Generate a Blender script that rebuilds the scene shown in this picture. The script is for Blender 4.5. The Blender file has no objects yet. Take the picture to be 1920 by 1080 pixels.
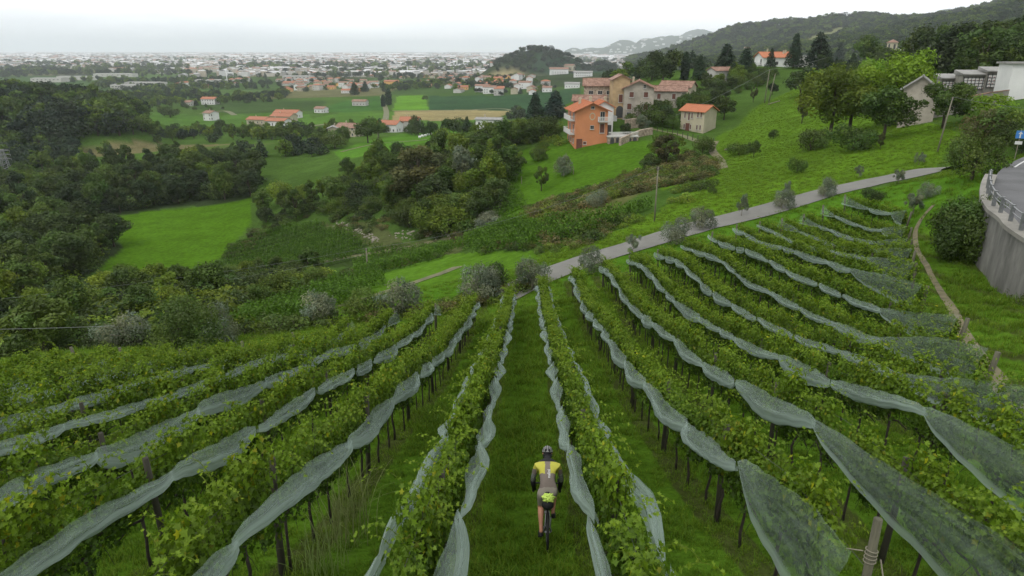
import bpy, bmesh, math, random
import numpy as np
from mathutils import Vector, Matrix, noise as mnoise
R = math.radians
random.seed(7); rng = np.random.default_rng(11)
scn = bpy.context.scene
col = scn.collection

# ------------------------------------------------------------------ camera
F, PITCH = 1280.0, R(19.2)                     # focal length in photo pixels, looking down
CP, SP = math.cos(PITCH), math.sin(PITCH)
cam_d = bpy.data.cameras.new('camera'); cam = bpy.data.objects.new('camera', cam_d); col.objects.link(cam)
cam.location = (0, 0, 0); cam.rotation_euler = (R(90) - PITCH, 0, 0)
cam_d.sensor_width = 36; cam_d.lens = 24; cam_d.clip_start = .1; cam_d.clip_end = 80000
scn.camera = cam

# ------------------------------------------------------------------ world, sun, exposure
SUN_EL, SUN_ROT = R(52), R(-140)
w = bpy.data.worlds.new('World'); scn.world = w; w.use_nodes = True
nt = w.node_tree; nt.nodes.clear()
def wn(t, **k):
    n = nt.nodes.new(t)
    for a, b in k.items(): setattr(n, a, b)
    return n
sky = wn('ShaderNodeTexSky', sky_type='NISHITA', sun_disc=False, sun_elevation=SUN_EL, sun_rotation=SUN_ROT, dust_density=4.0)
tc = wn('ShaderNodeTexCoord'); mp = wn('ShaderNodeMapping'); mp.inputs['Scale'].default_value = (1, 1, 5)
nz = wn('ShaderNodeTexNoise'); nz.inputs['Scale'].default_value = 1.7; nz.inputs['Detail'].default_value = 6; nz.inputs['Roughness'].default_value = .5
cr = wn('ShaderNodeValToRGB'); cr.color_ramp.elements[0].position = .42; cr.color_ramp.elements[0].color = (.62, .65, .67, 1)
cr.color_ramp.elements[1].position = .62; cr.color_ramp.elements[1].color = (1, .995, .98, 1)
cb = wn('ShaderNodeVectorMath', operation='SCALE'); cb.inputs['Scale'].default_value = 14.5
mx = wn('ShaderNodeMixRGB'); mx.inputs[0].default_value = .93
bg = wn('ShaderNodeBackground'); bg.inputs['Strength'].default_value = .1
wo = wn('ShaderNodeOutputWorld'); L = nt.links.new
L(tc.outputs['Generated'], mp.inputs['Vector']); L(mp.outputs[0], nz.inputs['Vector']); L(nz.outputs[0], cr.inputs[0])
L(cr.outputs[0], cb.inputs[0]); L(sky.outputs[0], mx.inputs[1]); L(cb.outputs[0], mx.inputs[2]); L(mx.outputs[0], bg.inputs[0]); L(bg.outputs[0], wo.inputs[0])
sd = bpy.data.lights.new('sun', 'SUN'); sd.energy = .9; sd.angle = R(16); sd.color = (1, .97, .92)
so = bpy.data.objects.new('sun', sd); col.objects.link(so)
so.rotation_euler = (R(90) - SUN_EL, 0, -SUN_ROT + R(180)) if False else (R(38), 0, R(-40))
vs = scn.view_settings; vs.view_transform = 'Standard'; vs.look = 'None'; vs.gamma = 1; vs.exposure = 0.34; vs.use_curve_mapping = False
scn.cycles.transparent_max_bounces = 24
scn.cycles.volume_bounces = 1
scn.cycles.max_bounces = 5
HAZE = 9.5e-5

# ------------------------------------------------------------------ tags and helpers
def tag(o, label=None, cat=None, group=None, kind=None):
    if label: o['label'] = label
    if cat: o['category'] = cat
    if group: o['group'] = group
    if kind: o['kind'] = kind
    return o
def empty(name, loc, rz=0.0, label=None, cat=None, group=None):
    o = bpy.data.objects.new(name, None); col.objects.link(o); o.location = loc; o.rotation_euler = (0, 0, rz)
    o.empty_display_size = .2
    return tag(o, label, cat, group)
def np_mesh(name, V, Fc, mats, smooth=False, colors=None, fmat=None):
    """V (n,3), Fc (m,k) same-size polys"""
    me = bpy.data.meshes.new(name); V = np.asarray(V, np.float32); Fc = np.asarray(Fc, np.int32); m, k = Fc.shape
    me.vertices.add(len(V)); me.vertices.foreach_set('co', V.ravel())
    me.loops.add(m * k); me.loops.foreach_set('vertex_index', Fc.ravel())
    me.polygons.add(m); me.polygons.foreach_set('loop_start', np.arange(0, m * k, k, dtype=np.int32))
    if colors is not None:
        at = me.color_attributes.new('tint', 'FLOAT_COLOR', 'POINT')
        c4 = np.ones((len(V), 4), np.float32); c4[:, :3] = colors; at.data.foreach_set('color', c4.ravel())
    for mt in (mats if isinstance(mats, (list, tuple)) else [mats]): me.materials.append(mt)
    if fmat is not None: me.polygons.foreach_set('material_index', np.asarray(fmat, np.int32))
    me.polygons.foreach_set('use_smooth', np.full(m, smooth))
    me.update(calc_edges=True); me.validate()
    return me
def link(name, me, parent=None, loc=None):
    o = bpy.data.objects.new(name, me); col.objects.link(o)
    if parent is not None: o.parent = parent
    if loc is not None: o.location = loc
    return o
class MB:
    """collects shapes, builds ONE mesh"""
    def __init__(s): s.v = []; s.f = []; s.m = []; s.c = []; s.cur = 0; s.curc = None
    def poly(s, pts, f=None):
        b = len(s.v); s.v += [tuple(p) for p in pts]
        for q in (f if f is not None else [tuple(range(len(pts)))]): s.f.append(tuple(b + i for i in q)); s.m.append(s.cur)
    def box(s, c, d, rz=0.0, taper=1.0):
        x, y, z = [k / 2 for k in d]; P = []
        for sz in (-1, 1):
            t = 1 if sz < 0 else taper
            for a, b in ((-1, -1), (1, -1), (1, 1), (-1, 1)):
                px, py = a * x * t, b * y * t
                P.append((c[0] + px * math.cos(rz) - py * math.sin(rz), c[1] + px * math.sin(rz) + py * math.cos(rz), c[2] + sz * z))
        s.poly(P, [(0, 3, 2, 1), (4, 5, 6, 7), (0, 1, 5, 4), (1, 2, 6, 5), (2, 3, 7, 6), (3, 0, 4, 7)])
    def tube(s, pts, r, n=8, cap=True, sx=1.0):
        pts = [Vector(p) for p in pts]; rr = r if isinstance(r, (list, tuple)) else [r] * len(pts)
        up = Vector((0, 0, 1)); b = len(s.v); prev = None
        for i, p in enumerate(pts):
            d = (pts[min(i + 1, len(pts) - 1)] - pts[max(i - 1, 0)]).normalized()
            if prev is None:
                a = d.cross(up) if abs(d.z) < .95 else d.cross(Vector((0, 1, 0)))
            else: a = prev - d * prev.dot(d)
            a.normalize(); prev = a; e = d.cross(a)
            for k in range(n):
                t = 2 * math.pi * k / n; q = p + (a * math.cos(t) * sx + e * math.sin(t)) * rr[i]; s.v.append(tuple(q))
        for i in range(len(pts) - 1):
            for k in range(n):
                s.f.append((b + i * n + k, b + i * n + (k + 1) % n, b + (i + 1) * n + (k + 1) % n, b + (i + 1) * n + k)); s.m.append(s.cur)
        if cap:
            s.f.append(tuple(b + k for k in range(n))[::-1]); s.m.append(s.cur)
            s.f.append(tuple(b + (len(pts) - 1) * n + k for k in range(n))); s.m.append(s.cur)
    def ball(s, c, r, nu=12, nv=8, sc=(1, 1, 1), jit=0):
        b = len(s.v)
        for j in range(nv + 1):
            for i in range(nu):
                p = math.pi * j / nv; t = 2 * math.pi * i / nu; k = r * (1 + jit * (random.random() - .5))
                s.v.append((c[0] + k * sc[0] * math.sin(p) * math.cos(t), c[1] + k * sc[1] * math.sin(p) * math.sin(t), c[2] + k * sc[2] * math.cos(p)))
        for j in range(nv):
            for i in range(nu):
                s.f.append((b + j * nu + i, b + (j + 1) * nu + i, b + (j + 1) * nu + (i + 1) % nu, b + j * nu + (i + 1) % nu)); s.m.append(s.cur)
    def torus(s, c, R1, r, axis=(1, 0, 0), n=40, k=8):
        ax = Vector(axis).normalized(); u = ax.orthogonal().normalized(); v = ax.cross(u); b = len(s.v); c = Vector(c)
        for i in range(n):
            t = 2 * math.pi * i / n; d = u * math.cos(t) + v * math.sin(t)
            for j in range(k):
                q = 2 * math.pi * j / k; s.v.append(tuple(c + d * (R1 + r * math.cos(q)) + ax * (r * math.sin(q))))
        for i in range(n):
            for j in range(k):
                s.f.append((b + i * k + j, b + i * k + (j + 1) % k, b + ((i + 1) % n) * k + (j + 1) % k, b + ((i + 1) % n) * k + j)); s.m.append(s.cur)
    def mesh(s, name, mats, smooth=False, bevel=0):
        me = bpy.data.meshes.new(name); me.from_pydata(s.v, [], s.f)
        for mt in (mats if isinstance(mats, (list, tuple)) else [mats]): me.materials.append(mt)
        me.polygons.foreach_set('material_index', s.m)
        me.polygons.foreach_set('use_smooth', [smooth] * len(s.f))
        bm = bmesh.new(); bm.from_mesh(me); bmesh.ops.recalc_face_normals(bm, faces=bm.faces); bm.to_mesh(me); bm.free()
        me.update(); return me
    def obj(s, name, mats, parent=None, smooth=False, loc=None): return link(name, s.mesh(name, mats, smooth), parent, loc)
# ------------------------------------------------------------------ terrain: heights through surveyed points
def ray(u, v):                                   # pixel -> (x/y, z/y)
    X, Y = (u - 960) / F, (540 - v) / F
    fw = CP + Y * SP
    return X / fw, (-SP + Y * CP) / fw
SK = .0219                                       # the rows run 1.25 degrees right of straight ahead
ROWX = {}                                        # row number -> offset (negative = left of the lane)
for k in range(13): ROWX[k + 1] = 1.025 + 2.05 * k
for k in range(10): ROWX[-(k + 1)] = -1.025 - 2.05 * k
NETH = 1.45
pts = []                                         # ground survey x, y, z
def cp(u, v, y, up=0):
    a, b = ray(u, v); pts.append((a * y, y, b * y - up))
rows_px = {                                      # net edges of the rows as seen
  2: [(1080,520),(1160,650),(1240,740),(1290,790),(1415,870)],
  3: [(1130,500),(1210,590),(1320,680),(1470,765),(1540,790),(1700,930),(1900,1070)],
  4: [(1185,490),(1270,565),(1380,630),(1490,675),(1680,740),(1760,770),(1890,860)],
  5: [(1230,480),(1330,540),(1430,600),(1580,655),(1700,710)],
  6: [(1280,465),(1400,530),(1530,590),(1650,640)],
  8: [(1395,430),(1480,460),(1560,492),(1640,518),(1725,555)],
  11: [(1465,395),(1560,430),(1640,462),(1690,485)],
  13: [(1580,372),(1640,398),(1685,425)],
  -2: [(880,595),(830,660),(700,770),(620,850),(530,900)],
  -3: [(808,580),(700,670),(560,745),(440,815),(230,930)],
  -4: [(723,605),(640,650),(500,710),(395,745),(300,800),(0,920)],
  -5: [(615,640),(500,670),(360,725),(230,765),(0,830)],
  -7: [(440,665),(220,700),(0,750)]}
for k, ps in rows_px.items():
    X = ROWX[k] - .18 * (1 if k > 0 else -1)
    for u, v in ps:
        a, b = ray(u, v); y = X / (a - SK); pts.append((a * y, y, b * y - NETH))
for y in (3, 8.4, 16, 24, 34, 44): pts.append((.3 + SK * y, y, -7.1 - .278 * (y - 8.4)))
for x in (-25, -12, 0, 12, 25): pts.append((x, -4, -4.0)); pts.append((x, -14, -3.0))
for q in [(1030,517,50),(1240,448,54),(1440,393,58),(1600,352,62),(1750,322,66),(1240,400,68),(1240,355,88),(1000,400,90),(1150,370,100),
  (1240,325,115),(1240,292,133),(1100,274,150),(1180,262,152),(1040,330,135),(1000,300,150),(930,300,160),(850,350,140),(700,380,150),(700,300,200),(850,262,250),
  (655,255,380),(770,248,400),(800,262,300),(640,300,260),(560,290,285),(530,232,520),(700,215,610),(850,213,620),(880,190,800),
  (600,165,1150),(395,198,740),(290,216,620),(300,275,350),(330,290,290),(100,340,250),(0,400,200),(200,520,130),(450,378,212),(200,408,190),(430,500,142),(600,460,135),(480,440,162),
  (650,430,150),(750,480,115),(850,460,110),(950,430,95),(700,510,85),(900,470,78),(600,540,70),(500,590,55),(650,590,48),(800,520,66),(960,500,62),
  (300,640,42),(0,690,30),(100,600,55),(0,600,60),(200,560,80),(400,540,90),(0,500,130),
  (1500,330,78),(1500,290,93),(1350,335,90),(1350,300,120),(1315,256,166),(1260,250,160),(1420,232,150),(1450,205,178),(1380,190,215),(1195,229,172),(1250,197,195),(1120,207,180),(1500,172,210),(1560,150,250),(1440,128,320),
  (1640,125,300),(1650,285,82),(1690,237,100),(1800,218,97),(1900,262,70),(1890,350,44),(1910,300,54),(1860,480,36.5),(1920,550,30),(1740,400,45),(1880,700,17.5),
  (1800,590,25),(1730,460,37),(1860,186,112),(1800,112,190),(1910,95,230),(1230,140,330),(1300,150,260),
  (1300,120,1100),(1400,105,1300),(1500,80,1200),(1700,80,900),(1920,70,700),
  (1250,118,1900),(1320,88,2000),(1390,60,2000),(1470,48,1900),(1550,30,1900),(1640,34,1900),(1720,42,1900),(1790,34,1700),(1860,20,1600),(1920,10,1500),
  (2200,-40,1500),(1060,140,1200),(1150,128,1700)]: cp(*q)
for u_, y_, z_ in ((1060,200,-26),(1100,240,-29),(1150,240,-24),(1100,400,-46),(1150,400,-42),(1200,420,-34),(1150,700,-54),(1220,700,-48),(1000,240,-32)): pts.append((ray(u_, 160)[0] * y_, y_, z_))
for th in (-70, -50, -35, -22, -10, 0, 6):
    for r_ in (1300, 1700, 2600, 5000, 10000, 25000): pts.append((r_ * math.sin(R(th)), r_ * math.cos(R(th)), -60.0))
for th, z in ((12, -55), (20, -20), (28, 10), (36, 20), (60, 40)):
    for r_ in (4200, 9000, 25000): pts.append((r_ * math.sin(R(th)), r_ * math.cos(R(th)), z if r_ < 9000 else -60))
for th in (-75, -60): 
    for r_, z in ((30, -13), (80, -30), (200, -45), (600, -52)): pts.append((r_ * math.sin(R(th)), r_ * math.cos(R(th)), z))
for th in (60, 85):
    for r_, z in ((30, -8), (80, -4), (200, 4), (600, 30)): pts.append((r_ * math.sin(R(th)), r_ * math.cos(R(th)), z))
pts = np.array(pts, float)
AY = -8.0                                        # apex of the polar survey frame
def to_lp(x, y):
    dx, dy = x, y - AY
    return np.arctan2(dx, dy), np.log(np.maximum(np.hypot(dx, dy), .5))
def tps_fit(P, z, lam):
    n = len(P); d = np.hypot(P[:, None, 0] - P[None, :, 0], P[:, None, 1] - P[None, :, 1]); K = d * d * np.log(d + 1e-9)
    A = np.zeros((n + 3, n + 3)); A[:n, :n] = K + lam * np.eye(n); A[:n, n] = 1; A[:n, n + 1:] = P; A[n, :n] = 1; A[n + 1:, :n] = P.T
    return np.linalg.solve(A, np.concatenate([z, np.zeros(3)]))
PL = np.stack(to_lp(pts[:, 0], pts[:, 1]), 1)
# lambda by weight: near points fit closely
W = tps_fit(PL, pts[:, 2], 3e-3)
def tps_eval(P):
    out = np.empty(len(P))
    for i in range(0, len(P), 20000):
        q = P[i:i + 20000]; d = np.hypot(q[:, None, 0] - PL[None, :, 0], q[:, None, 1] - PL[None, :, 1])
        out[i:i + 20000] = (d * d * np.log(d + 1e-9)) @ W[:-3] + W[-3] + q @ W[-2:]
    return out
NT, NR = 620, 640
th_in = np.linspace(R(-46), R(46), NT - 80)
TH = np.concatenate([np.linspace(R(-115), R(-46.3), 40), th_in, np.linspace(R(46.3), R(115), 40)])
LR = np.linspace(math.log(4.0), math.log(26000.0), NR)
ctl = (np.linspace(R(-115), R(115), 180), np.linspace(LR[0], LR[-1], 200))   # coarse, then bilinear
ga, gb = np.meshgrid(*ctl, indexing='ij'); Zc = tps_eval(np.stack([ga.ravel(), gb.ravel()], 1)).reshape(ga.shape)
def bil(Z, A, B, a, b):
    i = np.clip(np.searchsorted(A, a) - 1, 0, len(A) - 2); j = np.clip(np.searchsorted(B, b) - 1, 0, len(B) - 2)
    s = np.clip((a - A[i]) / (A[i + 1] - A[i]), 0, 1); t = np.clip((b - B[j]) / (B[j + 1] - B[j]), 0, 1)
    return Z[i, j] * (1 - s) * (1 - t) + Z[i + 1, j] * s * (1 - t) + Z[i, j + 1] * (1 - s) * t + Z[i + 1, j + 1] * s * t
ga, gb = np.meshgrid(TH, LR, indexing='ij')
GX = np.exp(gb) * np.sin(ga); GY = AY + np.exp(gb) * np.cos(ga)
GZ = bil(Zc, ctl[0], ctl[1], ga.ravel(), gb.ravel()).reshape(ga.shape)
# separate hills: crest seen at u,v and distance y, half widths in metres
def hill(u, v, y, sx, sy, base, p=2.0):
    global GZ
    a, b = ray(u, v); q = ((GX - a * y) / sx) ** 2 + ((GY - y) / sy) ** 2
    GZ = np.maximum(GZ, base + (b * y - base) * np.exp(-q ** (p / 2)))
for h_ in [(20, 190, 430, 95, 65, -60, 3), (-250, 160, 520, 170, 110, -60), (150, 228, 360, 50, 45, -58),
      (1005, 93, 1500, 105, 85, -75, 2.6), (955, 112, 1450, 70, 60, -72), (1060, 105, 1500, 60, 60, -72), (1130, 122, 1500, 80, 70, -70),
      (1165, 80, 8600, 340, 700, -90), (1110, 89, 8900, 320, 700, -90), (1245, 64, 8400, 380, 700, -90), (1310, 60, 9200, 480, 800, -90), (1075, 92, 8600, 200, 700, -90), (1215, 72, 8200, 230, 600, -90), (1275, 70, 8100, 260, 600, -90),
      (1800, 16, 5200, 600, 500, -60), (1880, 3, 5200, 400, 500, -60), (1730, 26, 5200, 300, 400, -60), (1950, 2, 5200, 500, 500, -60)]: hill(*h_)
# rough ground: small undulation growing with distance from the vines
def vnoise(x, y, s, seed):
    r_ = np.random.default_rng(seed); T = r_.random((64, 64)); fx, fy = x / s, y / s
    i, j = np.floor(fx).astype(int), np.floor(fy).astype(int); a, b = fx - i, fy - j; a = a * a * (3 - 2 * a); b = b * b * (3 - 2 * b)
    g = lambda p, q: T[p % 64, q % 64]
    return g(i, j) * (1 - a) * (1 - b) + g(i + 1, j) * a * (1 - b) + g(i, j + 1) * (1 - a) * b + g(i + 1, j + 1) * a * b - .5
RR = np.exp(gb)
GZ += vnoise(GX, GY, 1.7, 3) * .10 + vnoise(GX, GY, 9, 4) * .25 * np.clip((RR - 70) / 60, 0, 1)
GZ += (vnoise(GX, GY, 420, 15) * 70 + vnoise(GX, GY, 160, 16) * 40) * np.clip((GZ + 40) / 80, 0, 1) * (RR > 6500)
rough = np.clip((GZ + 20) / 60, 0, 1) * np.clip((RR - 900) / 500, 0, 1)
GZ += (vnoise(GX, GY, 240, 5) * 40 + vnoise(GX, GY, 90, 6) * 16 + vnoise(GX, GY, 35, 8) * 9) * rough
def H(x, y):
    x = np.asarray(x, float); y = np.asarray(y, float); a, b = to_lp(x, y); sh = a.shape
    return bil(GZ, TH, LR, a.ravel(), b.ravel()).reshape(sh)
def Hs(x, y): return float(H(np.array([x]), np.array([y]))[0])
YS = np.exp(np.linspace(math.log(3), math.log(24000), 1400))
def hit(u, v, y0=0):                             # where the line of sight through a photo pixel meets the ground
    a, b = ray(u, v); ys = YS[YS > y0]
    d = H(a * ys, ys) - b * ys; k = np.argmax(d > 0)
    if d[k] <= 0: k = len(ys) - 1
    if k == 0: y = ys[0]
    else: t = d[k - 1] / (d[k - 1] - d[k]); y = ys[k - 1] + t * (ys[k] - ys[k - 1])
    return Vector((a * y, y, Hs(a * y, y)))
def at(u, y, dz=0):                              # ground point in the column u at distance y
    a = (u - 960) / F / (CP + .1 * SP)
    for _ in range(6):
        z = Hs(a * y, y); k = z / y; Y = (k * CP + SP) / (CP - k * SP); a = (u - 960) / F / (CP + Y * SP)
    return Vector((a * y, y, Hs(a * y, y) + dz))
def px(p):                                       # world -> photo pixel
    d = p[1] * CP - p[2] * SP; return 960 + F * p[0] / d, 540 - F * (p[1] * SP + p[2] * CP) / d
def mpp(p): return (p[1] * CP - p[2] * SP) / F   # metres per photo pixel there
def inpoly(x, y, P):
    c = np.zeros(np.shape(x), bool); n = len(P); j = n - 1
    for i in range(n):
        xi, yi = P[i]; xj, yj = P[j]
        c ^= ((yi > y) != (yj > y)) & (x < (xj - xi) * (y - yi) / (yj - yi + 1e-12) + xi); j = i
    return c
def wpoly(pp): return [tuple(hit(u, v)[:2]) for u, v in pp]
# ------------------------------------------------------------------ materials
def mat(name, c, rough=.8, spec=.3, var=.0, scale=6.0, c2=None, bump=0.0, metal=0.0, detail=4, coords='Object', stretch=None):
    m = bpy.data.materials.new(name); m.use_nodes = True; t = m.node_tree; b = t.nodes['Principled BSDF']
    b.inputs['Roughness'].default_value = rough; b.inputs['Specular IOR Level'].default_value = spec; b.inputs['Metallic'].default_value = metal
    b.inputs['Base Color'].default_value = (*c, 1)
    if var or c2 or bump:
        tcn = t.nodes.new('ShaderNodeTexCoord'); mpn = t.nodes.new('ShaderNodeMapping'); t.links.new(tcn.outputs[coords], mpn.inputs[0])
        if stretch: mpn.inputs['Scale'].default_value = stretch
        n = t.nodes.new('ShaderNodeTexNoise'); n.inputs['Scale'].default_value = scale; n.inputs['Detail'].default_value = detail; n.inputs['Roughness'].default_value = .65
        t.links.new(mpn.outputs[0], n.inputs['Vector'])
        r = t.nodes.new('ShaderNodeValToRGB'); r.color_ramp.elements[0].position = .3; r.color_ramp.elements[1].position = .7
        lo = tuple(k * (1 - var) for k in c); hi = tuple(min(1, k * (1 + var)) for k in (c2 or c))
        r.color_ramp.elements[0].color = (*lo, 1); r.color_ramp.elements[1].color = (*hi, 1)
        t.links.new(n.outputs[0], r.inputs[0]); t.links.new(r.outputs[0], b.inputs['Base Color'])
        if bump:
            bp = t.nodes.new('ShaderNodeBump'); bp.inputs['Strength'].default_value = bump; bp.inputs['Distance'].default_value = .05
            t.links.new(n.outputs[0], bp.inputs['Height']); t.links.new(bp.outputs[0], b.inputs['Normal'])
    return m
def leafmat(name, c, c2=None, trans=.3, ovar=.25, gloss=.02):
    """leaf colour = kind colour x leaf tint x a little variation from plant to plant"""
    m = bpy.data.materials.new(name); m.use_nodes = True; t = m.node_tree; t.nodes.clear(); N = t.nodes.new; K = t.links.new
    at = N('ShaderNodeAttribute'); at.attribute_name = 'tint'
    oi = N('ShaderNodeObjectInfo'); mr = N('ShaderNodeMixRGB'); mr.inputs[1].default_value = (*c, 1); mr.inputs[2].default_value = (*(c2 or c), 1)
    K(oi.outputs['Random'], mr.inputs[0])
    ml = N('ShaderNodeMixRGB'); ml.blend_type = 'MULTIPLY'; ml.inputs[0].default_value = 1; K(mr.outputs[0], ml.inputs[1]); K(at.outputs['Color'], ml.inputs[2])
    hv = N('ShaderNodeHueSaturation'); ma = N('ShaderNodeMapRange'); ma.inputs['To Min'].default_value = 1 - ovar; ma.inputs['To Max'].default_value = 1 + ovar
    wm = N('ShaderNodeMath'); wm.operation = 'FRACT'; w2 = N('ShaderNodeMath'); w2.operation = 'MULTIPLY'; w2.inputs[1].default_value = 7.13
    K(oi.outputs['Random'], w2.inputs[0]); K(w2.outputs[0], wm.inputs[0]); K(wm.outputs[0], ma.inputs['Value']); K(ma.outputs[0], hv.inputs['Value']); K(ml.outputs[0], hv.inputs['Color'])
    df = N('ShaderNodeBsdfDiffuse'); tr = N('ShaderNodeBsdfTranslucent'); gl = N('ShaderNodeBsdfGlossy'); gl.inputs['Roughness'].default_value = .45
    m1 = N('ShaderNodeMixShader'); m1.inputs[0].default_value = trans; m2 = N('ShaderNodeMixShader'); m2.inputs[0].default_value = gloss
    K(hv.outputs[0], df.inputs[0]); K(hv.outputs[0], tr.inputs[0]); K(df.outputs[0], m1.inputs[1]); K(tr.outputs[0], m1.inputs[2])
    K(m1.outputs[0], m2.inputs[1]); K(gl.outputs[0], m2.inputs[2]); o = N('ShaderNodeOutputMaterial'); K(m2.outputs[0], o.inputs[0])
    return m
def tintmat(name, rough=.85, var=.25, scale=.02, spec=.1, fine=1.2, bump=.0):
    """per-vertex land colour, broken up by noise at several scales"""
    m = bpy.data.materials.new(name); m.use_nodes = True; t = m.node_tree; b = t.nodes['Principled BSDF']; N = t.nodes.new; K = t.links.new
    b.inputs['Roughness'].default_value = rough; b.inputs['Specular IOR Level'].default_value = spec
    at = N('ShaderNodeAttribute'); at.attribute_name = 'tint'; g = N('ShaderNodeNewGeometry'); cur = at.outputs['Color']
    for s_, v_ in ((scale, var), (scale * 9, var * .8), (fine, var * 1.1), (fine * 8, var)):
        n = N('ShaderNodeTexNoise'); n.inputs['Scale'].default_value = s_; n.inputs['Detail'].default_value = 5; K(g.outputs['Position'], n.inputs['Vector'])
        ma = N('ShaderNodeMapRange'); ma.inputs['From Min'].default_value = .3; ma.inputs['From Max'].default_value = .7; ma.inputs['To Min'].default_value = 1 - v_; ma.inputs['To Max'].default_value = 1 + v_
        K(n.outputs[0], ma.inputs['Value']); vm = N('ShaderNodeVectorMath'); vm.operation = 'SCALE'; K(cur, vm.inputs[0]); K(ma.outputs[0], vm.inputs['Scale']); cur = vm.outputs[0]
    K(cur, b.inputs['Base Color'])
    if bump:
        bp = N('ShaderNodeBump'); bp.inputs['Strength'].default_value = bump; bp.inputs['Distance'].default_value = .12; K(n.outputs[0], bp.inputs['Height']); K(bp.outputs[0], b.inputs['Normal'])
    return m
M = {}
M['ground'] = tintmat('grassland', var=.19, bump=.6, spec=0)
M['track'] = mat('grassy track', (.075, .085, .028), var=.3, scale=1.2, c2=(.115, .11, .05), bump=.3)
M['bark'] = mat('bark', (.055, .042, .030), var=.35, scale=4)
M['palebark'] = mat('pale bark', (.20, .18, .14), var=.3, scale=4)
M['vinebark'] = mat('vine bark', (.030, .024, .018), var=.4, scale=12)
M['dark'] = leafmat('dark leaves', (.034, .055, .018), (.062, .095, .017))
M['mid'] = leafmat('mid leaves', (.054, .098, .017), (.082, .125, .019))
M['yellow'] = leafmat('yellow green leaves', (.100, .160, .014), (.130, .18, .018))
M['bright'] = leafmat('bright leaves', (.13, .23, .012), (.14, .24, .018), ovar=.1)
M['brown'] = leafmat('browning leaves', (.078, .086, .028), (.088, .088, .030))
M['forest'] = leafmat('distant forest leaves', (.024, .042, .024), (.040, .062, .026))
M['conifer'] = leafmat('conifer needles', (.022, .042, .022), (.034, .058, .022), trans=.1)
M['blue'] = leafmat('blue green needles', (.050, .080, .060), (.05, .075, .06), trans=.1)
M['olive'] = leafmat('olive leaves', (.120, .150, .085), (.155, .182, .115), trans=.2, ovar=.15, gloss=.03)
M['vine'] = leafmat('vine leaves', (.066, .132, .009), (.078, .144, .010), trans=.36, ovar=.12, gloss=.015)
M['grass'] = leafmat('grass blades', (.088, .172, .012), (.106, .188, .014), trans=.35, ovar=.15, gloss=.01)
M['meadowgrass'] = leafmat('meadow blades', (.098, .178, .015), (.112, .192, .017), trans=.3, ovar=.12, gloss=.01)
M['straw'] = leafmat('straw', (.15, .19, .06), (.17, .19, .07), trans=.3)
M['reed'] = leafmat('tall dry weeds', (.12, .125, .035), (.15, .13, .05), trans=.3)
M['stucco_orange'] = mat('orange render', (.50, .20, .095), var=.07, scale=.6, bump=.1)
M['stucco_yellow'] = mat('yellow render', (.62, .36, .13), var=.12, scale=.7)
M['stucco_cream'] = mat('cream render', (.40, .36, .26), var=.13, scale=.5)
M['stucco_grey'] = mat('stained grey render', (.30, .27, .225), var=.3, scale=.45, bump=.2)
M['stucco_ochre'] = mat('old ochre render', (.38, .27, .15), var=.25, scale=.6)
M['white'] = mat('white render', (.60, .60, .585), var=.07, scale=.5)
M['offwhite'] = mat('off white render', (.42, .41, .38), var=.12, scale=.5)
M['stone'] = mat('rubble stone', (.26, .19, .14), var=.5, scale=2.2, bump=.6, c2=(.33, .27, .21))
M['concrete'] = mat('weathered concrete', (.20, .19, .165), var=.3, scale=.9, bump=.3, detail=8)
M['wallconc'] = mat('stained concrete', (.085, .083, .075), var=.45, scale=.9, bump=.35, detail=10, c2=(.16, .155, .14), stretch=(1, 1, .35))
M['asphalt'] = mat('asphalt', (.10, .10, .102), var=.22, scale=.5, rough=.9, bump=.1)
M['lane'] = mat('worn lane asphalt', (.148, .145, .130), var=.12, scale=.7, rough=.92, bump=.1)
M['paint'] = mat('road paint', (.50, .50, .49), var=.08, scale=3)
M['dirt'] = mat('trodden earth', (.095, .088, .042), var=.35, scale=2.2, bump=.4, c2=(.14, .12, .065))
M['tile'] = mat('terracotta tiles', (.31, .125, .07), var=.22, scale=1.3, bump=.4)
M['tileold'] = mat('old terracotta tiles', (.20, .105, .075), var=.35, scale=1.2, bump=.4, c2=(.235, .145, .105))
M['tilenew'] = mat('new orange tiles', (.37, .135, .065), var=.1, scale=1.3, bump=.3)
M['greyroof'] = mat('fibre cement roof', (.24, .235, .22), var=.2, scale=.8)
M['glass'] = mat('window glass', (.02, .023, .026), rough=.15, spec=.6)
M['shutter'] = mat('brown shutters', (.13, .055, .040), var=.15, scale=6)
M['wood'] = mat('grey timber', (.088, .084, .056), var=.45, scale=16, stretch=(1, 1, .08), bump=.8, coords='Object')
M['postdark'] = mat('dark timber post', (.046, .043, .030), var=.3, scale=5, stretch=(1, 1, .15), bump=.3)
M['pole'] = mat('pale utility pole', (.17, .155, .115), var=.2, scale=2)
M['steel'] = mat('galvanised steel', (.22, .225, .23), rough=.45, metal=.7, var=.1, scale=5)
M['iron'] = mat('dark iron', (.05, .05, .05), rough=.6)
M['blue_sign'] = mat('blue sign', (.04, .16, .42), rough=.4)
M['cable'] = mat('cable', (.17, .18, .17), rough=.7)
M['marble'] = mat('marble slab', (.62, .61, .59), var=.12, scale=2)
M['wreath'] = mat('flowers', (.10, .12, .06), var=.5, scale=20, c2=(.4, .12, .12))
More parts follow.
